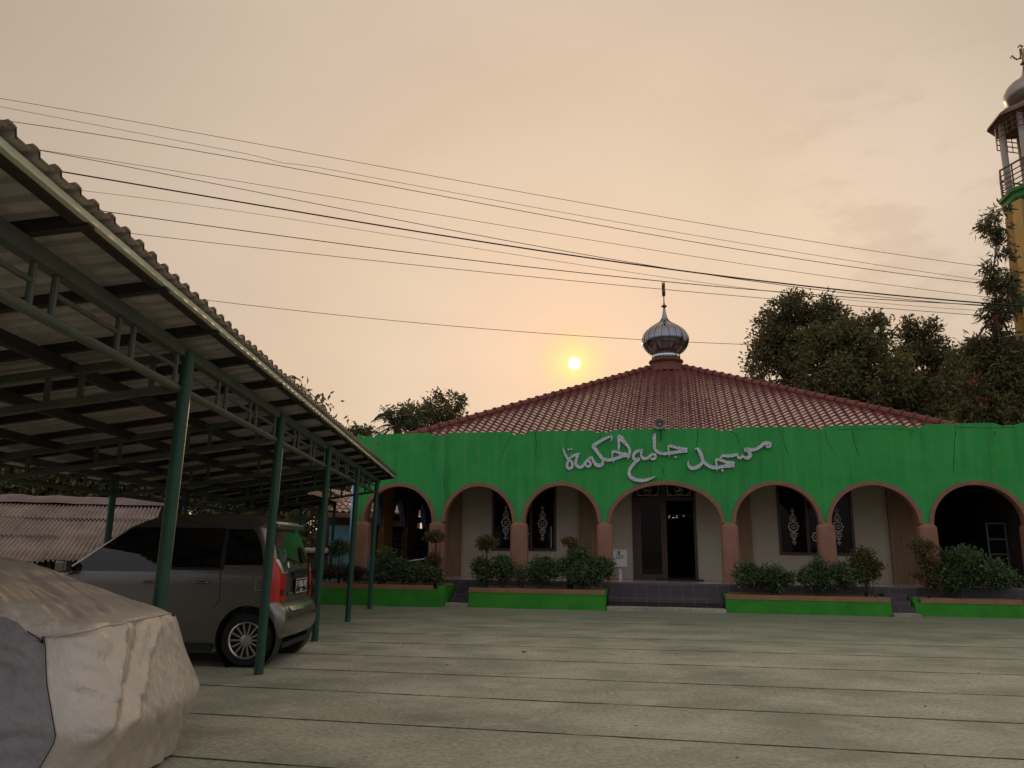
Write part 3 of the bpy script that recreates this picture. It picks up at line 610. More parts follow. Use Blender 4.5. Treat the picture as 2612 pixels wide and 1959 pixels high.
RC = RC + np.array([AX, 0])
# dome on its collar
dm_o = MB().lathe([(.95, -.25), (.92, -.02), (.66, .05), (.60, .10), (.60, .16), (.655, .2), (.68, .24), (.675, .28), (.62, .31), (.57, .32)], (RC[0], RC[1], ZA - .14), 40).build('dome', MT['terracotta'], mosque, smooth='auto')
zb = ZA + .17
MB().lathe([(.57, 0), (.565, .27)], (RC[0], RC[1], zb), 40).build('mirror_band', MT['mirror'], dm_o, smooth=True)
onion = [(.565, .25), (.66, .33), (.80, .48), (.90, .66), (.93, .80), (.915, .94), (.85, 1.10), (.74, 1.24), (.58, 1.37), (.42, 1.47), (.28, 1.56), (.18, 1.64), (.13, 1.74), (.085, 1.92), (.035, 2.22)]
ON = []
for i in range(len(onion) - 1):
    for k in range(3): t = k / 3; ON.append((onion[i][0] * (1 - t) + onion[i + 1][0] * t, onion[i][1] * (1 - t) + onion[i + 1][1] * t))
ON.append(onion[-1])
MB().lathe(ON, (RC[0], RC[1], zb), 48).build('dome_skin', MT['dome'], dm_o, smooth=True)
sm = MB()
for k in range(20):
    a = 2 * pi * (k + .5) / 20; sm.tube([(RC[0] + (r + .002) * cos(a), RC[1] + (r + .002) * sin(a), zb + z) for r, z in ON[3:-6]], .009, 4)
sm.build('seams', MT['dome_seam'], dm_o)
fz = zb + 2.16
MB().lathe([(.035, 0), (.03, .05), (.10, .09), (.125, .11), (.05, .18), (.03, .24), (.022, .40), (.02, .56)], (RC[0], RC[1], fz), 16).build('finial', MT['brass'], dm_o, smooth='auto')
cr = []
for k in range(31): a = radians(-60 + 300 * k / 30); t_ = k / 30; cr.append((RC[1] + .21 * sin(a), fz + .84 - .26 * cos(a), .018 + .075 * sin(pi * t_)))
cm = MB().ribbon([(y, z, w) for y, z, w in cr], -.065, .065); cm.v = [(RC[0] + y, x, z) for x, y, z in cm.v]; cm.build('crescent', MT['brass'], dm_o)

# stairs between the planters
def stairs(x0, x1, y_front, n=3, slab=True):
    st = MB(); h = FLOOR - .08
    for i in range(n):
        z1 = FLOOR - .012 - (i) * h / n; y0 = -.31 - i * .28
        if i: st.box(x0, x1, y0, y0 + .279, .02, z1)
    return st
s_ = stairs(-1.6, 1.31, 0, 4); s_.box(-1.6, 1.31, -1.149, -.31 - .84, .01, .2); s_.build('steps', MT['step'], mosque)
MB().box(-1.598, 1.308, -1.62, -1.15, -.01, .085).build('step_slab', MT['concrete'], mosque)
for x0, x1 in ((-5.78, -5.22), (5.2, 5.72)):
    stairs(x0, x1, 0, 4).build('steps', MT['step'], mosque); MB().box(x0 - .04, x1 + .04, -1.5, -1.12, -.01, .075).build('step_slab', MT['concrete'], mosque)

# ------------------------------------------------------------------ lettering on the parapet wall
lt = thing('wall_lettering', 'large silver Arabic calligraphy fixed to the green parapet above the middle arch', 'sign', tuple(O_), -TH)
SA, SB = 7.9, 6.703
fa = lambda x, y: fac(1420 + x / SA, 1100 + y / SA, -.03)
fb = lambda x, y: fac(1650 + x / SB, 1100 + y / SB, -.03)
WA, WB = 1 / SA / 92, 1 / SB / 94
LA = [[(125, 315, 8), (145, 400, 30), (185, 490, 38), (235, 560, 45), (265, 580, 40)],
 [(262, 580, 40), (222, 625, 42), (208, 680, 44), (222, 735, 46), (262, 752, 48), (308, 728, 46), (320, 680, 44), (308, 630, 42), (270, 580, 36)],
 [(245, 560, 30), (330, 500, 45), (400, 475, 50), (470, 455, 12)],
 [(425, 480, 45), (400, 560, 45), (385, 640, 48), (410, 700, 55), (470, 730, 55), (530, 700, 45), (600, 610, 45), (660, 550, 45), (705, 510, 20)],
 [(600, 600, 40), (578, 640, 40), (590, 690, 42), (625, 712, 45), (668, 695, 42), (682, 655, 42), (660, 615, 42), (620, 592, 40)],
 [(700, 510, 30), (740, 600, 50), (790, 670, 60), (850, 695, 65), (915, 670, 55), (935, 610, 40), (930, 560, 40)],
 [(1080, 220, 6), (1112, 150, 22), (1092, 108, 30), (1000, 140, 45), (900, 190, 50), (780, 265, 60), (745, 305, 70), (800, 390, 65), (870, 490, 55), (930, 560, 55), (1040, 582, 55), (1130, 568, 55), (1250, 530, 55), (1340, 495, 60), (1430, 482, 72)],
 [(1120, 560, 25), (1122, 480, 25), (1128, 420, 40), (1200, 418, 45), (1300, 450, 50), (1430, 468, 50)], [(1148, 580, 22), (1140, 645, 8)],
 [(1245, 400, 10), (1255, 330, 35), (1255, 200, 45), (1250, 120, 55), (1278, 70, 16)],
 [(1270, 80, 16), (1292, 125, 75), (1360, 220, 60), (1440, 310, 45), (1472, 400, 45), (1460, 490, 40), (1425, 578, 6)],
 [(1742, 372, 16), (1700, 385, 40), (1610, 415, 55), (1555, 470, 50), (1548, 545, 45), (1600, 572, 50), (1675, 555, 40)],
 [(1712, 385, 35), (1702, 470, 38), (1722, 530, 50), (1780, 560, 50), (1850, 530, 45), (1905, 478, 42), (1955, 465, 42), (1988, 490, 42), (1980, 540, 44), (1940, 565, 40), (1890, 545, 32)],
 [(1670, 558, 50), (1600, 610, 60), (1520, 700, 50), (1468, 780, 50), (1462, 870, 55), (1510, 940, 60), (1620, 985, 60), (1740, 995, 55), (1850, 970, 45), (2005, 908, 6)]]
LB = [[(152, 38, 8), (128, 90, 48), (130, 200, 45), (135, 300, 42), (180, 355, 45), (270, 385, 42), (380, 378, 45), (500, 360, 45), (600, 335, 60), (690, 325, 72)],
 [(372, 390, 20), (370, 330, 22), (370, 262, 35), (420, 258, 40), (520, 285, 40), (690, 312, 34)], [(381, 395, 16), (377, 445, 6)],
 [(818, 312, 12), (862, 300, 34), (900, 350, 50), (935, 430, 50), (960, 510, 45), (1020, 570, 45), (1100, 615, 50), (1190, 625, 50), (1300, 605, 45), (1400, 588, 60), (1492, 575, 72)],
 [(960, 520, 40), (920, 572, 45), (850, 620, 55), (780, 635, 55), (732, 610, 45), (706, 560, 26), (709, 497, 5)],
 [(1192, 620, 20), (1186, 540, 25), (1187, 492, 35), (1250, 492, 40), (1380, 535, 45), (1500, 545, 40)], [(1203, 635, 16), (1194, 692, 6)],
 [(1255, 470, 12), (1290, 425, 35), (1400, 426, 45), (1500, 410, 40), (1553, 380, 6)], [(1548, 400, 15), (1562, 450, 40), (1600, 458, 38), (1630, 425, 25), (1632, 388, 5)],
 [(1635, 430, 20), (1690, 460, 45), (1745, 445, 50), (1764, 395, 45), (1725, 350, 35), (1688, 318, 58), (1780, 322, 50), (1860, 310, 45), (1930, 270, 45), (2000, 218, 50), (2050, 205, 55), (2098, 228, 55), (2080, 265, 50), (2040, 245, 55)]]
def smooth_stroke(p):
    if len(p) < 4: return p
    P = np.array(p, float); out = []
    for i in range(len(P) - 1):
        p0, p1, p2, p3 = P[max(i - 1, 0)], P[i], P[i + 1], P[min(i + 2, len(P) - 1)]
        for k in range(5):
            t = k / 5; out.append(.5 * ((2 * p1) + (-p0 + p2) * t + (2 * p0 - 5 * p1 + 4 * p2 - p3) * t * t + (-p0 + 3 * p1 - 3 * p2 + p3) * t ** 3))
    out.append(P[-1]); return out
dots = {'a': [(238, 370), (295, 365)], 'b': [(493, 440), (1290, 672)]}
words = {'word_right': [], 'word_left': []}
i = 0
for key, LL, f, wsc in (('a', LA, fa, WA), ('b', LB, fb, WB)):
    for st in LL:
        mb = MB(); i += 1; mb.ribbon([(*f(x, y), max(.008, w * wsc * 1.2)) for x, y, w in smooth_stroke(st)], -.05 - .0013 * i, -.004); words.setdefault((key, st[0][0] > (1500 if key == 'a' else 700)), []).append(mb)
    for x, y in dots[key]:
        cx, cz = f(x, y); r = 25 * wsc; mb = MB().prism([(cx - r, cz), (cx, cz - r * 1.1), (cx + r, cz), (cx, cz + r * 1.1)], -.06, -.004); words.setdefault((key, x > (1500 if key == 'a' else 700)), []).append(mb)
grp = {}
for k, v in words.items():
    if not v: continue
    g_ = {('a', False): 0, ('a', True): 1, ('b', False): 1, ('b', True): 2}[k]; grp.setdefault(g_, []).extend(v)
for k in sorted(grp):
    mb = MB()
    for q in grp[k]: mb.add(q.v, q.f)
    mb.build('word', MT['silver'], lt)

# loudspeaker horn on the parapet
x, z = fac(1683, 1081, -.12)
hs = thing('loudspeaker', 'grey horn loudspeaker on a bracket above the silver lettering', 'loudspeaker', wl_(x, -.1, z), -TH)
h_ = MB().lathe([(.045, .34), (.05, .26), (.075, .14), (.12, .05), (.165, .0), (.175, -.02), (.165, -.015), (.11, .04), (.05, .12), (.0, .13)], n=24, cap=False); h_.xf(Matrix.Rotation(radians(-90), 4, 'X') @ Matrix.Diagonal((1, .8, 1, 1))); h_.build('horn', MT['gold_tin'], hs, smooth='auto')
MB().lathe([(.0, .02), (.035, .03), (.045, .08), (.03, .13)], n=16).xf(Matrix.Rotation(radians(-90), 4, 'X')).build('driver', MT['pipe'], hs, smooth=True)
MB().tube([(.02, .06, -.08), (.02, .06, -.46)], .018, 8).build('bracket', MT['post'], hs)

# donation box
x, z = fac(1583, 1474, 1.2)
db = thing('donation_box', 'white donation box on a post with padlock and black Arabic writing', 'donation box', wl_(x, 1.2, FLOOR), -TH)
b_ = MB().box(-.19, .19, -.12, .12, .38, .84).build('box', MT['white'], db); bevel(b_, .01)
rm = MB(); rm.box(-.2, .2, -.135, -.121, .80, .85); rm.box(-.2, .2, -.135, -.121, .37, .42); rm.box(-.2, -.165, -.134, -.121, .42, .80); rm.box(.165, .2, -.134, -.121, .42, .80); rm.build('rim', MT['plate_white'], db)
MB().box(-.045, .045, -.045, .045, 0, .38).build('stand', MT['white'], db)
wr = MB()
for s in ([(-.115, .66), (-.085, .69), (-.11, .65), (-.08, .63), (-.11, .60), (-.07, .59), (-.02, .60)], [(-.02, .60), (-.01, .70)], [(-.02, .60), (.03, .60), (.045, .70)], [(.045, .605), (.06, .61)], [(.09, .70), (.08, .60)]): wr.ribbon([(a, b, .014) for a, b in s], -.126, -.121)
wr.build('writing', MT['ink'], db)
pk = MB().box(-.06, .0, -.15, -.137, .71, .77); pk.tube([(-.05, -.143, .77), (-.05, -.143, .81), (-.03, -.143, .83), (-.01, -.143, .81), (-.01, -.143, .77)], .008, 6); pk.build('padlock', MT['brass'], db)
# shelf cabinet in the dark passage
cb = thing('display_cabinet', 'grey metal glass-fronted cabinet standing in the dark right-hand archway', 'cabinet', wl_(8.5, 1.5, FLOOR), -TH)
fr = MB()
for zz in (0, .4, .8, 1.2, 1.62): fr.box(0, .95, 0, .03, zz, zz + .045)
for xx in (0, .45, .91): fr.box(xx, xx + .045, .002, .028, 0, 1.66)
fr.build('frame', mat('cabinet_frame', (.12, .125, .12), .5), cb)
MB().box(.02, .93, .03, .4, .02, 1.64).build('body', MT['black_plastic'], cb); MB().box(.03, .92, .012, .018, .03, 1.62).build('glass', MT['glass'], cb)

# ------------------------------------------------------------------ planters
PL = [(-11.4, -5.83, -1.9, .535), (-5.15, -1.63, -1.65, .49), (1.33, 5.14, -1.38, .435), (5.78, 8.16, -1.0, .42)]
PLAB = ['green planter box at far left behind the green carport posts', 'green planter box left of the wide grey steps', 'green planter box right of the wide grey steps', 'short green planter box at the right edge under the dark archway']
for (x0, x1, y0, zt), lb in zip(PL, PLAB):
    p = thing('planter', lb, 'planter', tuple(O_), -TH, 'planters along the mosque front')
    b_ = MB(); b_.box(x0, x1, y0, y0 + .12, -.02, zt - .11); b_.box(x0, x1, -.43, -.31, -.02, zt - .11); b_.box(x0, x0 + .12, y0 + .12, -.43, -.02, zt - .02); b_.box(x1 - .12, x1, y0 + .12, -.43, -.02, zt - .02)
    b_.build('box', MT['planter'], p)
    c_ = MB().box(x0 + (.14 if x0 > 0 and x1 > 6 else 0), x1 - (.24 if x1 < -5 else .0), y0 - .012, y0 + .14, zt - .109, zt); c_.box(x0 + .13, x1 - .13, -.44, -.315, zt - .109, zt - .003); c_.build('rim', MT['kerb'], p)
    MB().box(x0 + .12, x1 - .12, y0 + .12, -.43, 0, zt - .08).build('soil', MT['soil'], p)

def plant(name, lab, cat, crowns, n, leafm, size=.055, stem=None, y=-1.0, zb=.36, asp=.5, clusters=60, extra=None):
    """crowns: (px, py, rx, rz) photo pixel of each crown's centre and its radii"""
    rng = np.random.default_rng(abs(hash(lab)) % 1000 if False else sum(map(ord, lab)))
    cs = []
    for px, py, rx, rz in crowns:
        x, z = fac(px, py, y); cs.append(((x, y, z), (rx * .81, min(rx, .45) * .81, rz * .82)))
    bx = stem[0] if stem else cs[-1][0][0]
    base = wl_(bx, y, zb); root = thing(name, lab, cat, base, -TH, 'plants in the planters')
    bl = [((c[0] - bx, 0, c[2] - zb), r) for c, r in cs]
    size *= 1.28; n = int(n * 1.7); P, D, cc = cloud(bl, n, int(clusters * 2.6), size * .95, rng, .35, .25)
    P[:, 2] = np.maximum(P[:, 2], .08)
    leaf_mesh('foliage', P, D, size, size * asp, leafm, root, rng=rng)
    if extra:
        P2, D2, _ = cloud([bl[0]], extra[1], 20, size, rng, .8, .4); P2[:, 2] = np.maximum(P2[:, 2], .08); leaf_mesh('young_leaves', P2, D2, size, size * asp, extra[0], root, rng=rng)
    sb = MB(); top = max(b[0][2] for b in bl)
    if stem:
        tx = bl[0][0][0]
        sb.tube([(0, 0, -.05), (tx * .3 + .01, 0, top * .4), (tx, 0, top - bl[0][1][2] * .6)], [.02, .016, .012], 6)
        for k in range(6): a = rng.uniform(0, 6.28); sb.tube([(tx * .7, 0, top - bl[0][1][2] * 1.7), (tx + .5 * bl[0][1][0] * cos(a), .3 * sin(a) * bl[0][1][1], top)], [.010, .004], 4)
    for k in range(7):
        t = cc[rng.integers(len(cc))]; sb.tube([(rng.normal() * .03, rng.normal() * .03, -.05), t * .5 + rng.normal(size=3) * .03, t], [.012, .008, .003], 4)
    sb.build('stem', MT['bark'], root)
    return root
plant('hedge', 'low dark purplish hedge behind the leaning carport posts at far left', 'hedge', [(835, 1460, .42, .18), (885, 1459, .5, .19), (915, 1463, .25, .15)], 2600, MT['leaf_purple'], .05, y=-1.35, clusters=110)
plant('topiary_tree', 'small dark green lollipop tree standing in the purplish hedge', 'shrub', [(866, 1398, .30, .19)], 750, MT['leaf_bush'], .06, stem=(fac(866, 1430, -1.3)[0],), y=-1.3, zb=.4)
plant('shrub', 'feathery grey-green shrub in front of the blue-walled archway', 'shrub', [(985, 1436, .34, .36), (1000, 1462, .5, .2), (962, 1462, .3, .22)], 2300, MT['leaf_bush'], .075, y=-1.2, asp=.3)
plant('shrub', 'low tangled shrub with a few pale leaves beside the red-topped topiary', 'shrub', [(1062, 1460, .48, .27), (1105, 1466, .32, .22), (1030, 1446, .2, .2)], 2500, MT['leaf_bush'], .07, y=-1.25, asp=.35, extra=(MT['leaf_light'], 60))
plant('topiary_tree', 'two tiered topiary with a flat reddish top left of the narrow steps', 'shrub', [(1111, 1369, .27, .12), (1108, 1426, .22, .14)], 900, MT['leaf_red'], .05, stem=(fac(1111, 1400, -1.1)[0],), y=-1.1, extra=(MT['leaf_bush'], 250))
plant('topiary_tree', 'round reddish topiary on a forked stem right of the narrow steps', 'shrub', [(1241, 1385, .26, .17)], 800, MT['leaf_red'], .05, stem=(fac(1240, 1420, -1.1)[0],), y=-1.1, extra=(MT['leaf_bush'], 300))
plant('shrub', 'rough dark bush under the forked reddish topiary', 'shrub', [(1236, 1456, .28, .27), (1225, 1440, .15, .2)], 1300, MT['leaf_bush'], .06, y=-1.2, extra=(MT['leaf_red'], 150))
plant('shrub', 'clipped round dark bush before the second pier', 'shrub', [(1283, 1449, .33, .32)], 1500, MT['leaf_bush'], .06, y=-1.15)
plant('shrub', 'small sparse upright sprig between two clipped round bushes', 'shrub', [(1324, 1468, .16, .18), (1330, 1455, .08, .16)], 300, MT['leaf_bush'], .06, y=-1.2, asp=.35, clusters=26)
plant('shrub', 'broad round glossy bush under the stickered window left of the steps', 'shrub', [(1392, 1452, .47, .38), (1372, 1466, .36, .24)], 2600, MT['leaf_bush'], .06, y=-1.1)
plant('topiary_tree', 'thin pale topiary on a forked stem above the bushes near the steps', 'shrub', [(1453, 1384, .21, .12)], 330, MT['leaf_red'], .05, stem=(fac(1448, 1420, -.9)[0],), y=-.9, clusters=24)
plant('shrub', 'tall olive bush rising behind the spreading bush by the steps', 'shrub', [(1478, 1424, .30, .34), (1455, 1446, .25, .26)], 1700, MT['leaf_bush'], .06, y=-.95, extra=(MT['leaf_gold'], 90))
plant('shrub', 'wide spreading bush overhanging the rim at the left of the wide steps', 'shrub', [(1512, 1455, .5, .36), (1540, 1448, .28, .3), (1478, 1470, .35, .25)], 2800, MT['leaf_bush'], .06, y=-1.2, extra=(MT['leaf_gold'], 120))
plant('shrub', 'low wide dark bush right after the wide steps', 'shrub', [(1946, 1474, .74, .30), (1905, 1466, .32, .30), (1985, 1474, .34, .28)], 3600, MT['leaf_bush'], .06, y=-.95)
plant('shrub', 'low wide bush with a raised tuft before the fifth pier', 'shrub', [(2095, 1474, .62, .31), (2155, 1470, .46, .31), (2085, 1442, .25, .24)], 3600, MT['leaf_bush'], .06, y=-.95)
plant('topiary_tree', 'tall golden brown oval bush on a short stem at the end of its planter', 'shrub', [(2206, 1444, .36, .42)], 2000, MT['leaf_gold'], .06, stem=(fac(2207, 1480, -.8)[0],), y=-.8, extra=(MT['leaf_bush'], 250))
plant('topiary_tree', 'thin three tiered golden tree before the pier of the dark archway', 'shrub', [(2353, 1396, .29, .19), (2370, 1442, .27, .2), (2385, 1488, .2, .12), (2343, 1470, .12, .14)], 1200, MT['leaf_gold'], .055, stem=(fac(2364, 1450, -.62)[0],), y=-.62, extra=(MT['leaf_bush'], 150))
plant('shrub', 'large bright green spreading bush under the dark archway', 'shrub', [(2460, 1446, .55, .5), (2510, 1462, .6, .36), (2560, 1476, .32, .24), (2430, 1470, .4, .3)], 5200, MT['leaf_bush'], .07, y=-.6, extra=(MT['leaf_light'], 900), clusters=120)
x0, z0 = fac(1020, 1432, -1.1); x1, z1 = fac(1098, 1423, -1.1)
stk = MB().tube([(x0, -1.1, z0 - .03), (x1, -1.02, z1)], .016, 8).build('pole', MT['white']); stk.location = tuple(O_); stk.rotation_euler = (0, 0, -TH)
tag(stk, 'thin white pole lying across the shrubs by the red-topped topiary', 'pole')

# ------------------------------------------------------------------ carport
AZ = radians(-2.526); CA = Vector((sin(AZ), cos(AZ), 0)); CR_ = Vector((cos(AZ), -sin(AZ), 0)); C0 = Vector((-3.049, 9.821, 0))
cp = thing('carport', 'long open carport of green steel posts under a corrugated sheet roof', 'carport', tuple(C0), -AZ)
# local frame: x to the courtyard, y away from the camera
S = 3.289; W0 = -3.5; SLP = .165; EO = .40
zr = lambda o: 3.325 + SLP * o
T0, T1 = -9.2, 10.9
for k in range(-1, 4): MB().tube([(0, k * S, -.02), (.05, k * S, 3.2)], .056, 14).build('post', MT['post'], cp, smooth='auto')
for k in range(-1, 5): MB().tube([(W0, k * S, -.02), (W0, k * S, zr(W0) - .08)], .054, 12).build('post', MT['post'], cp, smooth='auto')
def long_truss(o, zt, zbm):
    MB().bar((o, T0, zt), (o, T1 - .3, zt), .085, .10).build('top_chord', MT['steel'], cp)
    MB().tube([(o, T0, zbm), (o, 3 * S, zbm)], .036, 10).build('bottom_chord', MT['steel'], cp, smooth='auto')
    for k in range(-2, 3):
        for j in range(3):
            y = k * S + j * S / 3
            for dy in ((-.13, .13) if j == 0 else (-.12, .12)): MB().tube([(o, y + dy, zbm), (o, y + dy, zt - .04)], .022, 8).build('upright', MT['steel'], cp, smooth='auto')
            MB().tube([(o, y + .13, zbm + .17), (o, y + S / 3 - .13, zbm + .17)], .019, 8).build('middle_rail', MT['steel'], cp, smooth='auto')
long_truss(0, 3.20, 2.865); long_truss(W0, zr(W0) - .12, zr(W0) - .40)
for k in range(-2, 4):
    y = k * S; t = MB(); t.bar((W0, y, zr(W0) - .16), (0, y, zr(0) - .16), .06, .07); t.bar((W0, y, zr(W0) - .44), (0, y, zr(0) - .44), .055, .06)
    for q in (.12, .36, .44, .68, .76, .93): o = W0 * (1 - q); t.bar((o, y, zr(o) - .44), (o, y, zr(o) - .16), .04, .04, (0, 1, 0))
    t.build('cross_truss', MT['steel'], cp)
for i, y in enumerate(np.arange(T0 + .15, T1, S / 3)):
    MB().bar((-4.1, y, zr(-4.1) - .04), (EO - .02, y, zr(EO - .02) - .04), .07, .08).build('rafter', MT['rafter'], cp)
for o in (-.95, -1.85, -2.75): MB().bar((o, T0, zr(o) - .13), (o, T1, zr(o) - .13), .07, .10).build('purlin', MT['rafter'], cp)
MB().box(EO - .04, EO, T0, T1, 3.325, 3.366).build('fascia', MT['fascia'], cp); MB().box(EO - .11, EO - .041, T0, T1, 3.31, 3.33).build('fascia_lip', MT['rafter'], cp)
e_ = MB().bar((-4.1, T1, zr(-4.1) + .0), (EO, T1, zr(EO) - .02), .05, .10).build('end_trim', MT['rafter'], cp)
ys = []; zs = []; pitch = .20
y = T0
while y < T1 + .05:
    for dy, h in ((0, 0), (.112, 0), (.120, .033), (.150, .036), (.188, .032), (.196, 0)): ys.append(y + dy); zs.append(h + .004 * noise.noise((y, 0, 3)) - (.009 if int((y - T0) / .8) % 2 else 0))
    y += pitch
def sheet(o0, o1, dz): return np.array([[(o, yy, zr(o) + .004 + hh + dz) for yy, hh in zip(ys, zs)] for o in np.linspace(o0, o1, 8)])
MB().grid(sheet(-4.2, EO + .03, 0)).build('roof_sheet', MT['sheet'], cp, recalc=False)
rim = MB(); A = sheet(EO - .03, EO + .04, .002); A = A[[0, -1]]; A[1, :, 2] += .004 ; rim.grid(A); B = A.copy()[[1, 1]]; B[1, :, 2] -= .014; rim.grid(B); rim.build('sheet_edge', MT['sheet_rim'], cp, recalc=False)

T2, OX = 16.2, -1.9
Gx = np.array([[(o, T1 + .05 + (yy - T0) , zr(o) + .004 + hh) for yy, hh in zip(ys, zs) if yy - T0 < T2 - T1] for o in np.linspace(-4.2, OX, 5)])
MB().grid(Gx).build('roof_sheet', MT['sheet'], cp, recalc=False)
for y in np.arange(T1 + .6, T2, S / 3): MB().bar((-4.1, y, zr(-4.1) - .04), (OX, y, zr(OX) - .04), .07, .08).build('rafter', MT['rafter'], cp)
for o in (-2.75, W0): MB().bar((o, T1, zr(o) - .13), (o, T2, zr(o) - .13), .07, .10).build('purlin', MT['rafter'], cp)
MB().bar((OX, T1 + .1, zr(OX) - .06), (OX, T2, zr(OX) - .06), .05, .12).build('fascia', MT['rafter'], cp)
for o, y in ((-2.52, 12.8), (-2.28, 14.29), (-2.06, 15.48), (W0, 5 * S)): MB().tube([(o, y, -.02), (o + .05, y, zr(o) - .05)], .052, 10).build('post', MT['post'], cp, smooth='auto')
MB().tube([(-2.52, 12.8, 2.55), (-2.06, 15.48, 2.62)], .03, 8).build('bottom_chord', MT['steel'], cp)

# ------------------------------------------------------------------ covered car in the foreground
def covered_car():
    # profile along the length (x), nose to the right
    prof = [(-2.46, .03), (-2.42, .2), (-2.32, .42), (-2.30, .47), (-2.33, .53), (-2.43, .75), (-2.50, .98), (-2.54, 1.04), (-2.64, 1.08), (-3.2, 1.24), (-3.75, 1.425), (-4.1, 1.48), (-4.7, 1.70), (-5.4, 1.74), (-6.2, 1.68), (-6.5, 1.2), (-6.55, .03)]
    pts = []
    for i in range(len(prof) - 1):
        (xa, za), (xb, zb_) = prof[i], prof[i + 1]; n = max(2, int(math.hypot(xb - xa, zb_ - za) / .022))
        for k in range(n): t = k / n; pts.append((xa + (xb - xa) * t, za + (zb_ - za) * t))
    pts.append(prof[-1]); pts = np.array(pts)
    for _ in range(3): pts[1:-1] = pts[1:-1] * .5 + (pts[:-2] + pts[2:]) * .25
    Y0, Y1 = 4.66, 6.30; nb = 110
    v = []; 
    def yedge(z, side):   # how far the flank stands out at a height
        f_ = .0 if z < .5 else (.12 * min(1, (z - .5) / .55))
        fl = .03 * (1 - min(z, .5) / .5)
        return (Y0 + f_ - fl) if side < 0 else (Y1 - f_ * .8 + fl)
    for (x, z) in pts:
        row = []
        a, b = yedge(z, -1), yedge(z, 1)
        for j in range(nb + 1):
            u = j / nb; yy = a + (b - a) * u
            q_ = 2 * u - 1; bow = (-.27 * q_ ** 10 if q_ < 0 else -.10 * q_ ** 4) * min(1, max(0, (x + 3.3) / .7))
            xx = x + bow; zz = z
            if z > 1.0: zz = z - .05 * (2 * u - 1) ** 6
            row.append([xx, yy, zz])
        v.append(row)
    G = np.array(v)
    # drape wrinkles on nose and hood
    for i in range(G.shape[0]):
        for j in range(G.shape[1]):
            x, y, z = G[i, j]; u = j / nb
            if z < 1.035 and x > -2.9:      # nose: slanting folds running from the near corner
                s_ = (y - Y0) * .9 + z * 1.2
                d = .012 * noise.noise((s_ * 5, (y - z) * .8, 1)) + .009 * noise.noise((s_ * 15, (y - z) * 1.2, 7)) + .0025 * noise.noise((y * 22, z * 14, 2))
                d += .045 * math.exp(-((y - Y0 - .10 - (z - .45) * .75) / .05) ** 2) * (1 if z > .42 else .3)
                d -= .030 * math.exp(-((y - Y0 - .24 - (z - .45) * 1.0) / .055) ** 2) * (1 if z > .45 else .2)
                d += .022 * math.exp(-((y - Y0 - .36 - (z - .45) * 1.25) / .05) ** 2) * (1 if z > .45 else .2)
                if z < .47: d *= .6
                if z < .46: d += .012 * sin(y * 26 + 2 * noise.noise((y * 3, z * 3, 0))) * (1 - z / .5)
                rg_ = abs(noise.noise((s_ * 3.2 + 5, (y - z) * .7, 21))); d -= .022 * max(0, 1 - rg_ / .10) * (1 if z > .45 else .4)
                rg_ = abs(noise.noise((s_ * 7 + 1, (y - z) * 1.6, 33))); d -= .008 * max(0, 1 - rg_ / .12)
                d += .004 * math.exp(-((u - .05) / .05) ** 2) * sin(z * 62 + 5 * noise.noise((y * 9, z * 5, 2)))
                d *= min(1, u / .04) if u < .5 else min(1, (1 - u) / .04)
                G[i, j, 0] += d
            else:                          # hood: folds slanting towards the near corner
                s_ = (x + 2.6) * .62 + (y - Y0) * .95
                fade = .5 + .5 * min(1, max(0, (Y0 + 1.3 - y)))
                d = .034 * noise.noise((s_ * 4.5, (x - y) * .35, 3)) * fade + .030 * noise.noise((s_ * 12, (x - y) * .5, 9)) * fade ** 2 + .003 * noise.noise((x * 18, y * 18, 4))
                rg_ = abs(noise.noise((s_ * 3.0 + 9, (x - y) * .45, 41))); d -= .030 * max(0, 1 - rg_ / .11) * fade
                rg_ = abs(noise.noise((s_ * 8 + 2, (x - y) * .9, 47))); d -= .012 * max(0, 1 - rg_ / .12) * fade ** 2
                G[i, j, 2] += d * min(1, max(0, (-2.62 - x) / .15))
    mb = MB().grid(G)
    root = thing('covered_car', 'car under a wrinkled beige and grey fabric cover in the near left corner', 'car', (-4.4, 5.5, 0))
    off = Matrix.Translation((4.4, -5.5, 0))
    mb.xf(off); o = mb.build('cover_top', MT['cover'], root, smooth=True)
    # near flank: grey panel hanging from the edge row j = 0
    def flank(j, sgn):
        E0 = G[:, j]; kt = int(np.argmin(abs(pts[:80, 1] - 1.04))); nz_, nx_ = E0[:kt + 1, 2], E0[:kt + 1, 0]
        cols = list(range(kt, len(E0) - 4)); rows = []; nr = 60
        seam = lambda zz: float(np.interp(zz, nz_, nx_)); yse = lambda zz: float(np.interp(zz, nz_, E0[:kt + 1, 1]))
        for r in range(nr + 1):
            t = r / nr; row = []
            for i in cols:
                x, y, z = E0[i]; zz = z * (1 - t) + .03 * t; k = E0[kt, 0] - x; f_ = math.exp(-k / .25)
                zc = min(zz, E0[kt, 2]); xx = x + (seam(zc) - E0[kt, 0]) * f_
                w = min(1, t * 5) * min(1, k / .18)
                d = .022 * noise.noise((x * 3.0, zz * 2.2, 11)) + .010 * noise.noise((x * 9 + zz * 3, zz * 7, 5))
                d -= .020 * max(0, 1 - abs(noise.noise((x * 1.6 + zz * 1.2, zz * 2.6 - x, 61))) / .10)
                d += .006 * math.exp(-((k - .06) / .06) ** 2) * sin(zz * 70 + 4 * noise.noise((zz * 6, 1, 1)))
                d += .025 * math.exp(-((zz - z * .90 + .1 * k) / .035) ** 2)
                y2 = yedge(zz, sgn); q = min(1, t * 8); yy = (y * (1 - q) + y2 * q) if i > kt else yse(zc)
                row.append((xx, yy + sgn * d * w, zz))
            rows.append(row)
        return np.array(rows)
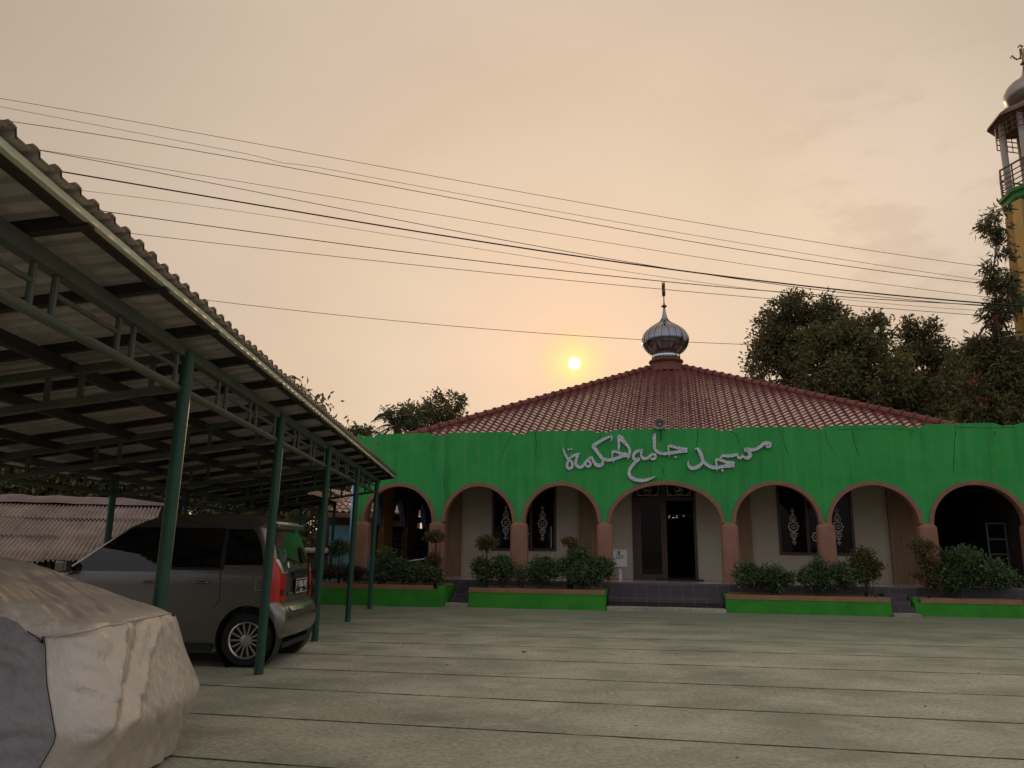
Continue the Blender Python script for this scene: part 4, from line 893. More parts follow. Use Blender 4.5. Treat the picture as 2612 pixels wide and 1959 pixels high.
    MB().grid(flank(0, -1)).xf(off).build('cover_side', MT['cover_side'], root, smooth=True)
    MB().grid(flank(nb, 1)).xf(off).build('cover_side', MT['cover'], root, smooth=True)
    sp = [G[i, 0] + np.array([.012, -.010, 0]) for i in range(len(pts)) if pts[i][1] > .02 and pts[i][0] > -2.66]
    MB().tube(sp, .0035, 6).xf(off).build('seam', MT['thread'], root)
    hp = [G[i, j] for i in range(0)]; e = [(G[k_, :, :]) for k_ in range(len(pts)) if abs(pts[k_][1] - 1.045) < .012]
    if e: MB().tube([p + np.array([0.004, 0, .002]) for p in e[0][::2]], .007, 6).xf(off).build('piping', MT['cover'], root, smooth=True)
covered_car()

# ------------------------------------------------------------------ cars
def interp(z, tab):
    zs_, vs_ = zip(*tab); return float(np.interp(z, zs_, vs_))
XRT = [(.18, .34), (.27, .20), (.30, .07), (.34, .02), (.45, .0), (.58, .015), (.63, .07), (.68, .10), (.95, .11), (1.05, .13), (1.3, .21), (1.5, .30), (1.53, .24), (1.58, .27), (1.62, .36), (1.655, .55), (1.675, .9)]
XFT = [(.18, 3.42), (.26, 3.52), (.45, 3.57), (.62, 3.55), (.78, 3.46), (.86, 3.34), (.92, 3.16), (.97, 2.92), (1.05, 2.80), (1.3, 2.45), (1.5, 2.15), (1.58, 1.98), (1.62, 1.85), (1.655, 1.6), (1.675, 1.3)]
HWT = [(.18, .68), (.26, .725), (.45, .738), (.9, .738), (1.0, .728), (1.25, .685), (1.5, .625), (1.58, .585), (1.62, .53), (1.655, .42), (1.675, .2)]
def outline(z):
    xr, xf_, hwid = interp(z, XRT), interp(z, XFT), interp(z, HWT); rr, rf = .17, .30; L = []
    if z > 1.6: rr = rf = min(.17, hwid * .5)
    rr = min(rr, (xf_ - xr) * .3); bow = .045; bf = .10
    for k in range(10): t = k / 10; y = t * (hwid - rr); L.append((xr - bow * (1 - (y / hwid) ** 2) + bow, y))
    for k in range(9): a = -pi / 2 - 0 + pi / 2 * k / 8; L.append((xr + rr + bow * ((hwid - rr) / hwid) ** 2 * (1 - k / 8) - rr * cos(pi / 2 * k / 8), hwid - rr + rr * sin(pi / 2 * k / 8)))
    x0, x1 = xr + rr, xf_ - rf - bf * .3
    for k in range(1, 42): L.append((x0 + (x1 - x0) * k / 42, hwid))
    for k in range(9): a = pi / 2 * k / 8; L.append((x1 + rf * sin(a), hwid - rf + rf * cos(a)))
    for k in range(1, 10): t = 1 - k / 10; y = t * (hwid - rf); L.append((x1 + rf + bf * .3 * (1 - (y / (hwid - rf)) ** 2), y))
    half = L; full = half + [(x, -y) for x, y in reversed(half[1:])]
    return full
NH = 10 + 9 + 41 + 9 + 9
ZS = 1.05
def car(name, label, loc, heading, paint, scale=1.09, plate=None):
    root = thing(name, label, 'car', loc, heading); root.scale = (scale, scale, scale * ZS)
    zl = list(np.concatenate([np.linspace(.18, .30, 4), np.linspace(.36, .60, 6), np.linspace(.62, .70, 5), np.linspace(.76, 1.0, 7), np.linspace(1.05, 1.5, 10), [1.515, 1.53, 1.555, 1.58, 1.60, 1.62, 1.64, 1.655, 1.668, 1.675]]))
    G = np.array([[(x, y, z) for x, y in outline(z)] for z in zl]); nb = G.shape[1]
    mb = MB().grid(G, closed=True); mb.f += [tuple(range(nb - 1, -1, -1)), tuple(range((len(zl) - 1) * nb, len(zl) * nb))]
    body = mb.build('body', paint, root, smooth='auto')
    WX = (.46, 2.87); RW = .30
    cut = MB()
    for wx in WX:
        for sy in (-1, 1):
            m2 = MB().lathe([(.355, 0), (.355, .30)], n=40).xf(Matrix.Translation((wx, sy * .80 if sy < 0 else .50, RW)) @ Matrix.Rotation(-pi / 2, 4, 'X')); 
            m2.v = [(x, (abs(y) if sy > 0 else -abs(y)), z) for x, y, z in m2.v]; cut.add(m2.v, m2.f)
    co = cut.build('wheel_cut', MT['black_plastic'], None); co.parent = root
    md = body.modifiers.new('b', 'BOOLEAN'); md.object = co; md.operation = 'DIFFERENCE'; md.solver = 'EXACT'
    bpy.context.view_layer.update(); dg = bpy.context.evaluated_depsgraph_get(); me = bpy.data.meshes.new_from_object(body.evaluated_get(dg)); body.modifiers.clear(); body.data = me; bpy.data.objects.remove(co)
    me.materials.clear(); me.materials.append(paint)
    for p in me.polygons: p.material_index = 0
    try: me.set_sharp_from_angle(angle=radians(32))
    except Exception: pass
    for wx in WX:
        for sy in (-1, 1):
            m2 = MB().lathe([(.353, 0), (.353, .24)], n=32, cap=False); m2.f.append(tuple(range(31, -1, -1))); m2.xf(Matrix.Translation((wx, sy * .50, RW)) @ Matrix.Rotation(-sy * pi / 2, 4, 'X')).build('wheel_arch_liner', MT['black_plastic'], root)
    # glass on the flanks
    def side_glass(nm, lo, hi, z0, z1, sy, m_, off=.004):
        R = []
        for z in np.linspace(z0, z1, 14): y = sy * (interp(z, HWT) + off); R.append([(x, y, z) for x in np.linspace(lo(z), hi(z), 6)])
        return MB().grid(np.array(R)).build(nm, m_, root, smooth=True)
    for sy in (-1, 1):
        side_glass('side_window', lambda z: 1.56, lambda z: min(2.72, interp(z, XFT) - .19), 1.01, 1.50, sy, MT['car_glass'])
        side_glass('side_window', lambda z: .84, lambda z: 1.50, 1.06, 1.50, sy, MT['car_glass'])
        side_glass('side_window', lambda z: interp(z, XRT) + .17 + .05 * abs((z - 1.27) / .24) ** 3, lambda z: .79, 1.09, 1.49, sy, MT['car_glass'])
        side_glass('pillar_trim', lambda z: .79, lambda z: 1.56, 1.03, 1.495, sy, MT['black_plastic'], .002)
        ln = MB()
        for pts in ([(1.53, 1.02), (1.53, .30)], [(.82, 1.03), (.80, .72), (.86, .62)], [(2.68, 1.0), (2.62, .6), (2.62, .32)]): ln.add(*(lambda q: (q.v, q.f))(MB().ribbon([(x, z, .007) for x, z in pts], sy * .741, sy * .7395)))
        ln.build('door_gap', MT['black_plastic'], root)
        for hx in (1.66, 1.02):
            h = MB().tube([(hx - .08, sy * .74, .90), (hx - .07, sy * .768, .90), (hx + .07, sy * .768, .90), (hx + .08, sy * .74, .90)], .014, 8).build('door_handle', paint, root, smooth=True)
        mi = MB().box(2.58, 2.72, sy * .75 - .0, sy * .90, .99, 1.13).build('mirror', paint, root); bevel(mi, .03, 3)
        MB().box(.86, 2.48, sy * .70, sy * .742, .17, .235).build('sill', MT['black_plastic'], root)
        wp = MB().ribbon([(.80, 1.585, .02), (2.0, 1.55, .02)], sy * .60, sy * .585).build('roof_rail', MT['black_plastic'], root) if False else None
    ws = []
    for z in np.linspace(1.0, 1.53, 10): xf_ = interp(z, XFT); hwid = interp(z, HWT) - .12; ws.append([(xf_ + .012 - .10 * abs(t) ** 2.5, t * hwid, z) for t in np.linspace(-1, 1, 12)])
    MB().grid(np.array(ws)).build('windscreen', MT['car_glass'], root, smooth=True)
    # patches that follow the rear surface
    def rear_patch(nm, m_, i0, i1, z0, z1, sy, off, shape=None, nz=12):
        R = []
        for z in np.linspace(z0, z1, nz):
            o = np.array(outline(z)); a, b = (i0, i1) if shape is None else shape((z - z0) / (z1 - z0))
            idx = np.linspace(a, b, 14); row = []
            for q in idx:
                k = int(math.floor(q)); f_ = q - k; p = o[k] * (1 - f_) + o[min(k + 1, len(o) - 1)] * f_; tg = o[min(k + 1, len(o) - 1)] - o[max(k - 1, 0)]; tg /= np.linalg.norm(tg) + 1e-9
                nrm_ = np.array([-tg[1], tg[0]]); nrm_ = nrm_ if nrm_[0] <= 0.0 or q > 14 else -nrm_
                if nrm_[1] < 0 and q > 10: nrm_ = -nrm_
                row.append((p[0] + nrm_[0] * off, sy * (p[1] + nrm_[1] * off), z))
            R.append(row)
        return MB().grid(np.array(R)).build(nm, m_, root, smooth=True)
    rg = []
    for z in np.linspace(1.10, 1.49, 12):
        hwid = interp(z, HWT) - .10 - .03 * (1 - (z - 1.05) / .45) * .6; o = interp(z, XRT); rg.append([(o - .008 + .045 * (t * hwid / interp(z, HWT)) ** 2, t * hwid, z) for t in np.linspace(-1, 1, 16)])
    MB().grid(np.array(rg)).build('rear_window', MT['rear_glass'], root, smooth=True)
    for sy in (-1, 1):
        rear_patch('tail_light', MT['red_lamp'], 8, 20, .69, 1.17, sy, .012, lambda t: (8.6 + 4.5 * max(0, (t - .65) / .35), 18.6 - .8 * t))
        rear_patch('reversing_lamp', MT['clear_lamp'], 8, 12, 1.0, 1.155, sy, .018, lambda t: (9.2 + 3.0 * t, 11.2 + 2.6 * t))
        rear_patch('lamp_panel', MT['black_plastic'], 8, 12, .76, .82, sy, .020, lambda t: (9.2, 12.0))
        rear_patch('bumper_reflector', MT['chrome'], 8, 12, .50, .53, sy, .006, lambda t: (7.5, 9.5))
    rear_patch('bumper_step', MT['chrome'] if False else paint, 0, 8, .585, .63, 1, .012)
    tg_ = MB()
    for sy in (-1, 1): tg_.add(*(lambda q: (q.v, q.f))(MB().tube([(.098 + .03, sy * .50, .64), (.10 + .03, sy * .515, 1.03)], .004, 4)))
    tg_.build('tailgate_gap', MT['black_plastic'], root)
    MB().box(.06, .10, -.30, .30, 1.01, 1.035).build('chrome_strip', MT['chrome'], root)
    MB().box(.078, .12, -.28, .28, .95, 1.005).build('plate_recess', MT['black_plastic'], root)
    MB().box(.085, .135, .28, .44, .76, .785).build('badge', MT['chrome'], root)
    MB().box(.10, .45, -.50, .50, .18, .235).build('underside', MT['black_plastic'], root)
    sp = MB().box(.235, .40, -.50, .50, 1.50, 1.56).build('spoiler', paint, root); bevel(sp, .02, 3)
    if plate:
        pl = MB().box(.070, .085, -.23, .23, .76, .93).build('number_plate', MT['plate'], root); bm_ = MB()
        bm_.ribbon([(-.22, .77, .008), (.22, .77, .008), (.22, .922, .008), (-.22, .922, .008)], .0, .003, True); bm_.xf(Matrix(((0, 1, 0, .066), (-1, 0, 0, 0), (0, 0, 1, 0), (0, 0, 0, 1)))).build('border', MT['plate_white'], pl)
        MX = Matrix(((0, 0, -1, .068), (-1, 0, 0, 0), (0, 1, 0, .86), (0, 0, 0, 1)))
        text_mesh(plate, .105, 'plate_number', MT['plate_white'], pl, MX)
        for dy in (-.03, -.012, .012, .03): MB().box(.066, .069, dy - .007, dy + .007, .782, .805).build('plate_date', MT['plate_white'], pl)
        fl = MB().ribbon([(.33 - .07, .82, .012), (.33 + .06, .82, .012), (.33 + .06, .96, .012), (.33 - .07, .96, .012)], .746, .738, True).build('fuel_flap', MT['chrome'], root)
        MB().lathe([(.035, 0), (.035, .002)], n=18).xf(Matrix.Translation((.125, .40, 1.09)) @ Matrix.Rotation(-pi / 2 + .2, 4, 'Y')).build('rear_sticker', MT['sticker'], root)
        MB().tube([(.10, -.05, 1.06), (.135, .1, 1.14), (.15, .3, 1.16)], .008, 6).build('rear_wiper', MT['black_plastic'], root)
    # wheels
    for wx in WX:
        for sy in (-1, 1):
            w = MB().lathe([(.205, -.085), (.275, -.09), (.297, -.06), (.30, 0), (.297, .06), (.275, .09), (.205, .085), (.2, .0)], n=40, cap=False)
            T = Matrix.Translation((wx, sy * .645, RW / ZS)) @ Matrix.Diagonal((1, 1, 1 / ZS, 1)) @ Matrix.Rotation(-sy * pi / 2, 4, 'X')
            ty = w.xf(T).build('wheel', MT['tyre'], root, smooth='auto')
            MB().lathe([(.2, .02), (.0, .015)], n=24, cap=False).xf(T).build('brake_disc', MT['black_plastic'], ty)
            r_ = MB().lathe([(.206, .086), (.206, .06), (.188, .055), (.185, .078), (.195, .09), (.206, .086)], n=40, cap=False); r_.lathe([(.062, .045), (.06, .078), (.035, .084), (.0, .085)], n=20, cap=False)
            for k in range(14):
                a = 2 * pi * k / 14; r_.bar((.05 * cos(a), .05 * sin(a), .068), (.19 * cos(a), .19 * sin(a), .072), .019, .018)
            r_.xf(T).build('rim', MT['alloy'], ty, smooth='auto')
    return root
car('grey_minivan', 'tall grey minivan with red tail lamps parked under the carport', (-2.86, 11.10, 0), pi - .03, MT['paint'], 1.115, 'F 1056 EK')
car('black_car', 'black car mostly hidden beyond the grey minivan', (-7.45, 15.6, 0), .02, MT['paint_black'], 1.0)

# ------------------------------------------------------------------ shed with corrugated roof
def shed():
    e = np.array([.934, .358, 0]); g = np.array([-.358, .934, 0]); R = at(414, 1286, 20.0); rise = .306
    root = thing('shed', 'low old shed with a corrugated sheet roof behind the carport', 'shed', (R[0], R[1], 0))
    R0 = np.array([0, 0, R[2]])
    rows = [(0, 1.45, .0), (1.35, 2.75, -.03), (2.65, 4.25, -.06)]
    # solve the run so that the eave meets the photo's eave line
    L = 9.0
    Ls = np.arange(0, L, .019)
    for s0, s1, dz in rows:
        for t0 in np.arange(0, L, .9):
            mb = MB(); ll = np.arange(t0, min(L, t0 + .93), .0122); jit = random.uniform(-.012, .012); G = []
            for s in (s0, (s0 + s1) / 2, s1 + random.uniform(-.05, .05)):
                G.append([R0 - e * l - g * s + np.array([0, 0, -rise * s + dz + .030 * sin(l * 2 * pi / .086) + jit]) for l in ll])
            mb.grid(np.array(G)).build('roof_sheet', MT['zinc'], root, smooth=True)
    rg = [R0 - e * l + np.array([0, 0, .02 + .05 * noise.noise((l * 1.3, 0, 1))]) for l in np.arange(-.1, L, .25)]
    G = []
    for p, l in zip(rg, np.arange(-.1, L, .25)):
        G.append([p - g * s + np.array([0, 0, z + .03 * noise.noise((l * 2, s * 3, 4))]) for s, z in ((-.5, -.2), (-.25, .05), (0, .12), (.22, .03), (.40 + .06 * noise.noise((l * 2.2, 8, 0)), -.075))])
    MB().grid(np.array(G)).build('ridge_cap', MT['mud'], root, smooth=True)
    wl2 = MB(); sE = 4.0
    for l in np.arange(.1, L, .115):
        p = R0 - e * l - g * sE; wl2.bar((p[0], p[1], -.02), (p[0], p[1], R[2] - rise * sE - .1), .07 + random.uniform(-.02, .02), .02, tuple(g))
    for s in np.arange(0, 4.0, .115):
        p = R0 - e * .12 - g * s; wl2.bar((p[0], p[1], -.02), (p[0], p[1], R[2] - rise * s - .12), .09, .02, tuple(e))
    wl2.build('slat_wall', MT['slat'], root)
    bk = MB(); a_ = R0 - e * L + g * .3; b_ = R0 + g * .3; bk.bar((a_[0], a_[1], R[2] / 2 - .1), (b_[0], b_[1], R[2] / 2 - .1), .08, R[2] - .2); p1 = R0 - e * .3 - g * 3.8; p2 = R0 - e * .3; bk.build('back_wall', MT['slat'], root)
    bx = MB()
    for px, py in ((218, 1312),): pass
    return root
shed()

# ------------------------------------------------------------------ neighbours at left
nb = thing('blue_house', 'light blue house with a clay tiled roof left of the mosque', 'house', tuple(O_), -TH)
MB().box(-11.4, -9.62, 3.6, 3.8, 0, 2.2).build('wall', MT['blue'], nb)
w_ = MB(); w_.box(-10.55, -10.42, 3.56, 3.6, 1.15, 2.05); w_.box(-9.95, -9.82, 3.56, 3.6, 1.15, 2.05); w_.box(-10.62, -9.66, 3.55, 3.6, 2.2, 2.28); w_.box(-11.4, -9.62, 3.57, 3.6, .78, .82); w_.build('trim', mat('blue_trim', (.12, .32, .40), .7), nb)
gt = MB()
for k in range(12): gt.tube([(-10.55 + k * .085, 3.7, 2.24), (-10.55 + k * .085, 3.7, 2.46)], .014, 6)
gt.box(-10.6, -9.6, 3.68, 3.72, 2.46, 2.49); gt.build('grille', MT['white'], nb)
def plain_roof(x0, x1, y0, y1, z0, z1, m_, parent, name='roof', axis='x'):
    mb = MB(); n = int(abs(y1 - y0) / .24); rows = int(math.hypot(x1 - x0, z1 - z0) / .28)
    for j in range(rows):
        P0, P1 = [], []
        for i in range(n * 4):
            y = y0 + (y1 - y0) * i / (n * 4); p = .035 * sin(2 * pi * i / 4 + .4)
            P0.append((x0 + (x1 - x0) * j / rows, y, z0 + (z1 - z0) * j / rows + .045 + p)); P1.append((x0 + (x1 - x0) * (j + 1) / rows, y, z0 + (z1 - z0) * (j + 1) / rows + .0 + p))
        mb.grid(np.array([P0, P1]))
    return mb.build(name, m_, parent, recalc=False, smooth='auto')
plain_roof(-10.0, -12.2, 4.4, 15, 2.72, 3.55, MT['house_tile'], nb)
mb = MB(); 
for j in range(5):   # front slope over the blue wall
    P0 = [(-11.3 + i * .06, 3.2 + j * .26, 2.62 + j * .13 + .045 + .035 * sin(i * pi / 2 + .3)) for i in range(30)]; P1 = [(x, y + .27, z + .09) for x, y, z in P0]; mb.grid(np.array([P0, P1]))
mb.build('porch_roof', MT['house_tile'], nb, recalc=False, smooth='auto')
MB().box(-11.3, -9.6, 3.18, 3.22, 2.46, 2.62).build('fascia', MT['pier'], nb)
sf = MB().box(-11.8, -11.7, 3.9, 15, 0, 2.9); sf.build('long_wall', MT['house_wall'], nb)
so = MB()
for y in np.arange(4.0, 15, .62): so.box(-11.7, -10.05, y, y + .07, 2.62, 2.70)
so.build('rafters', MT['slat'], nb)
MB().box(-11.7, -10.02, 3.9, 15, 2.71, 2.725).build('soffit', MT['cream'], nb)
lw = thing('low_wall', 'low brownish brick wall beyond the minivan', 'wall', (0, 0, 0))
a = at(600, 1400, 27.5); b = at(868, 1400, 27.0)
MB().bar((a[0], a[1], .62), (b[0], b[1], .62), .15, 1.28).build('bricks', MT['brick'], lw); 
hp = MB()
for k in range(9):
    c = a * .22 + b * .78 + (b - a) * random.uniform(-.25, .2); hp.lathe([(.0, .16), (.16, .12), (.24, .03), (.22, -.04)], (c[0], c[1] - .05 + random.uniform(-.05, .05), 1.29), 9)
hp.build('coping_rubble', MT['sack'], lw, smooth=True)

# ------------------------------------------------------------------ trees
def tree(name, lab, base, blobs, n, clusters, spread, size, asp, m_, trunk=.25, group=None, shell=.45, droop=-.2, nl=12):
    rng = np.random.default_rng(sum(map(ord, lab))); base = np.array(base, float); root = thing(name, lab, 'tree', tuple(base), 0, group)
    bl = [(np.array(c) - base, r) for c, r in blobs]; P, D, cc = cloud(bl, n, clusters, spread, rng, shell, droop)
    leaf_mesh('crown', P, D, size, size * asp, m_, root, rng=rng)
    mb = MB(); top = sum(b[0] for b in bl) / len(bl); ti = rng.choice(len(cc), nl); branchwork(mb, (0, 0, -.1), top, trunk, [cc[i] for i in ti], rng, nl); mb.build('trunk', MT['bark'], root, smooth=True)
    return root
def bl(px, py, Y, rx, rz): c = at(px, py, Y); return (c, (rx, rx * .9, rz))
g1 = 'trees behind the mosque at right'
b = at(2030, 1300, 44); tree('broadleaf_tree', 'tallest rounded dark tree right of the dome', (b[0], b[1], 0), [bl(2040, 850, 44, 2.6, 2.2), bl(1985, 960, 44, 2.1, 2.2), bl(2095, 950, 44, 2.4, 2.4), bl(2040, 790, 44, 1.4, 1.0), bl(2110, 830, 44, 1.5, 1.4), bl(1965, 870, 44, 1.3, 1.3), bl(2020, 1060, 44, 2.4, 2.0)], 25500, 567, .26, .27, .45, MT['leaf_dark'], .32, g1)
b = at(2190, 1300, 40); tree('broadleaf_tree', 'broad olive tree in front of the tallest dark tree', (b[0], b[1], 0), [bl(2110, 950, 40, 1.7, 2.0), bl(2195, 880, 40, 1.5, 1.5), bl(2230, 985, 40, 2.3, 2.0), bl(2150, 1050, 40, 2.4, 1.8), bl(2090, 870, 40, .9, .9), bl(2235, 845, 40, .6, .7)], 23800, 513, .25, .27, .45, MT['leaf_mid'], .28, g1)
b = at(2340, 1300, 42); tree('broadleaf_tree', 'dark tree with a pointed crown between the olive tree and the minaret', (b[0], b[1], 0), [bl(2345, 870, 42, 1.1, 1.2), bl(2350, 960, 42, 1.9, 1.8), bl(2300, 1030, 42, 2.2, 1.7), bl(2385, 1030, 42, 2.0, 1.6), bl(2410, 920, 42, .7, .9)], 20400, 445, .25, .27, .45, MT['leaf_dark'], .28, g1)
b = at(2470, 1300, 38); tree('broadleaf_tree', 'low light green tree left of the mango tree', (b[0], b[1], 0), [bl(2460, 1000, 38, 1.5, 1.4), bl(2480, 930, 38, .9, .9), bl(2440, 1080, 38, 1.8, 1.2)], 10000, 300, .23, .26, .42, MT['leaf_mid'], .2, g1)
b = at(2570, 1300, 25.5)
mg = tree('mango_tree', 'mango tree with long drooping leaves climbing beside the yellow minaret', (b[0], b[1], 0), [bl(2545, 990, 25.5, 1.0, 1.3), bl(2520, 910, 25.5, .75, .75), bl(2500, 885, 25.5, .3, .35), bl(2575, 900, 25.5, .7, .9), bl(2550, 800, 25.5, .42, .5), bl(2530, 810, 25.5, .2, .22), bl(2560, 730, 25.5, .42, .6), bl(2540, 715, 25.5, .3, .36), bl(2528, 690, 25.5, .16, .22), bl(2560, 640, 25.5, .25, .45), bl(2535, 590, 25.5, .32, .36), bl(2518, 572, 25.5, .22, .26), bl(2545, 545, 25.5, .26, .26), bl(2520, 1060, 25.5, 1.0, .8), bl(2590, 1050, 25.5, 1.0, .9)], 17000, 560, .13, .25, .24, MT['leaf_mango'], .10, g1, .25, -.75, 20)
rng = np.random.default_rng(5)
for px, py, s in ((2487, 962, .10), (2500, 1022, .16), (2540, 815, .12)):
    c = at(px, py, 25.0) - b * np.array([1, 1, 0]); P = c + rng.normal(size=(36, 3)) * s; D = rng.normal(size=(36, 3)) * .4; D[:, 2] -= 1; leaf_mesh('young_leaves', P, D, .22, .045, MT['rust_leaf'], mg, rng=rng)
g2 = 'trees behind the mosque at left'
b = at(1100, 1300, 52); tree('broadleaf_tree', 'loose airy tree showing over the left end of the tiled roof', (b[0], b[1], 0), [bl(1075, 1060, 52, 1.5, 1.0), bl(1120, 1040, 52, 1.5, .9), bl(1150, 1030, 52, .9, .7), bl(1095, 1095, 52, 1.8, .9), bl(1160, 1055, 52, .8, .6), bl(1010, 1060, 52, .8, .5)], 4200, 190, .2, .3, .42, MT['leaf_dark'], .2, g2, .5)
b = at(905, 1300, 46); tree('broadleaf_tree', 'low tree just above the tip of the carport roof', (b[0], b[1], 0), [bl(905, 1110, 46, 1.0, .45), bl(890, 1130, 46, 1.0, .6), bl(925, 1100, 46, .5, .25)], 1500, 70, .2, .28, .42, MT['leaf_dark'], .14, g2)
def palm(lab, px, py, Y, nl_, ln, h0=0, group=None, trunk=.14):
    c = at(px, py, Y); root = thing('palm_tree', lab, 'palm', (c[0], c[1], 0), 0, group); rng = np.random.default_rng(sum(map(ord, lab)))
    MB().tube([(0.2, 0, -.1), (.1, 0, c[2] * .5), (0, 0, c[2])], [trunk * 1.3, trunk, trunk * .9], 8).build('trunk', MT['bark'], root, smooth=True)
    for k in range(nl_):
        a = 2 * pi * k / nl_ + rng.uniform(-.2, .2); el = rng.uniform(-.2, 1.2); d = np.array([cos(a) * cos(el), sin(a) * cos(el), sin(el)]); pts = []
        for t in np.linspace(0, 1, 9): pts.append(np.array([0, 0, c[2]]) + d * ln * t + np.array([0, 0, -.55 * ln * t ** 2.2]))
        P, D = [], []
        for i in range(1, 9):
            tg = pts[i] - pts[i - 1]; tg /= np.linalg.norm(tg); sd = np.cross(tg, [0, 0, 1]); sd /= np.linalg.norm(sd) + 1e-6
            for q in np.linspace(0, 1, 4, endpoint=False):
                for s in (-1, 1): P.append(pts[i - 1] + (pts[i] - pts[i - 1]) * q); D.append(sd * s * .8 + tg * .7 + np.array([0, 0, -.45]))
        f_ = leaf_mesh('frond', np.array(P), np.array(D), ln * .27, .05 * ln / 2.2, MT['leaf_palm'], root, rng=rng)
        rb = MB().tube(pts, [.02 * ln / 2] * 8 + [.004], 4); rb.build('midrib', MT['leaf_palm'], f_)
    return root
palm('palm with feathery fronds at the left end of the tiled roof', 1014, 1085, 50, 16, 2.3, group=g2, trunk=.28)
palm('lower palm crown left of the feathery palm', 985, 1120, 49, 9, 1.8, group=g2)
palm('palm frond tips showing over the carport roof ridge, upper one', 628, 925, 33, 9, 1.5, group='palms beyond the carport roof')
palm('palm frond tips showing over the carport roof ridge, lower one', 712, 985, 34, 10, 1.7, group='palms beyond the carport roof')
g3 = 'trees behind the carport'
for k, (px, py, Y, rx, rz, m_, lab) in enumerate([(60, 1185, 30, 2.6, 1.6, 'leaf_mid', 'olive tree behind the shed roof at the left edge'), (230, 1190, 31, 2.8, 1.7, 'leaf_dark', 'dark tree behind the middle of the shed roof'), (420, 1240, 32, 2.6, 1.6, 'leaf_mid', 'tree beyond the right end of the shed roof'), (740, 1290, 33, 2.6, 2.6, 'leaf_dark', 'dark tree rising behind the low brick wall'), (650, 1240, 36, 3.0, 2.6, 'leaf_mid', 'olive tree behind the banana plants')]):
    c = at(px, py, Y); tree('broadleaf_tree', lab, (c[0], c[1], 0), [(c, (rx, rx, rz)), (c + np.array([rx * .5, 0, -rz * .6]), (rx * .9, rx, rz * .8)), (c + np.array([-rx * .6, 0, -rz * .4]), (rx * .8, rx, rz * .8)), (c + np.array([0, 0, rz * .9]), (rx * .8, rx, rz)), (np.array([c[0], c[1], 1.2]), (rx * .9, rx, 1.0))], 14000, 420, .32, .28, .42, MT[m_], .16, g3)
def banana(lab, px, Y, h, n):
    c = at(px, 1393, Y); root = thing('banana_plant', lab, 'banana plant', (c[0], c[1], 0), 0, 'banana plants behind the carport'); rng = np.random.default_rng(sum(map(ord, lab)))
    MB().tube([(0, 0, -.1), (.03, 0, h * .3), (0, 0, h * .6)], [.13, .11, .07], 8).build('stem', MT['banana'], root, smooth=True)
    for k in range(n):
        a = 2 * pi * k / n + rng.uniform(-.3, .3); el = rng.uniform(.5, 1.2); L = rng.uniform(1.2, 1.7); d = np.array([cos(a) * cos(el), sin(a) * cos(el), sin(el)]); sd = np.cross(d, [0, 0, 1]); sd /= np.linalg.norm(sd) + 1e-6; G = []
        for t in np.linspace(0, 1, 12):
            p = np.array([0, 0, h * .6]) + d * L * t + np.array([0, 0, -.8 * L * t ** 2.4]); w = .26 * (sin(pi * min(1, t * .9 + .06))) ** .7; G.append([p + sd * w * q + np.array([0, 0, .35 * w * abs(q)]) + rng.normal(size=3) * .012 for q in (-1, -.5, 0, .5, 1)])
        MB().grid(np.array(G)).build('leaf', MT['banana'], root, smooth=True)
banana('banana plant left of the middle carport post', 455, 24, 2.6, 9); banana('banana plant seen above the minivan windows', 540, 25, 2.9, 9); banana('banana plant above the minivan roof beside the second post', 610, 25.5, 2.8, 9); banana('banana plant farthest right above the minivan roof', 690, 26.5, 2.9, 8)

# ------------------------------------------------------------------ minaret
mc = at(2617, 200, 27.0)
mn = thing('minaret', 'slim yellow minaret with a railed gallery and metal onion dome at the right edge', 'minaret', (mc[0], mc[1], 0), radians(12))
def ngon(r, n=8, ph=0): return [(r * cos(2 * pi * (k + .5) / n + ph), r * sin(2 * pi * (k + .5) / n + ph)) for k in range(n)]
MB().lathe([(1.45, -.1), (1.0, 14.4)], n=8).build('shaft', MT['yellow_dark'], mn)
for x, y in ngon(1.0, 8, pi / 8): 
    MB().bar((x * 1.62, y * 1.62, -.1), (x * 1.14, y * 1.14, 14.5), .40, .30, (x, y, 0)).build('corner_pillar', MT['yellow'], mn)
MB().lathe([(1.42, 10.35), (1.6, 10.5), (1.64, 10.7), (1.5, 10.85)], n=8).build('middle_cornice', MT['mgreen'], mn)
MB().lathe([(1.1, 14.25), (1.22, 14.4), (1.22, 14.5), (1.34, 14.62), (1.34, 14.8), (1.44, 14.86), (1.44, 15.0), (1.2, 15.02)], n=8).build('gallery', MT['mgreen'], mn)
for x, y in ngon(1.12): MB().tube([(x, y, 14.95), (x, y, 18.05)], .11, 12).build('column', MT['pipe'], mn, smooth='auto')
rl = MB()
R8 = [Vector((x, y, 0)) for x, y in ngon(1.38)]
for zz in (15.15, 15.35, 15.55, 15.75, 16.0):
    for k in range(8): rl.tube([R8[k] + Vector((0, 0, zz)), R8[(k + 1) % 8] + Vector((0, 0, zz))], .022 if zz < 15.9 else .035, 6)
for k in range(8):
    for t in (0, .5): p = R8[k].lerp(R8[(k + 1) % 8], t); rl.tube([p + Vector((0, 0, 14.9)), p + Vector((0, 0, 16.0))], .03, 6)
rl.build('railing', MT['rail'], mn)
MB().lathe([(1.52, 18.02), (1.48, 18.14), (1.15, 18.4), (.65, 18.6)], n=8).build('canopy_roof', MT['soffit'], mn)
MB().lathe([(1.46, 17.99), (1.2, 17.9), (.3, 18.2)], n=8).build('canopy_soffit', MT['soffit'], mn)
vl = MB(); R9 = [Vector((x, y, 0)) for x, y in ngon(1.34)]
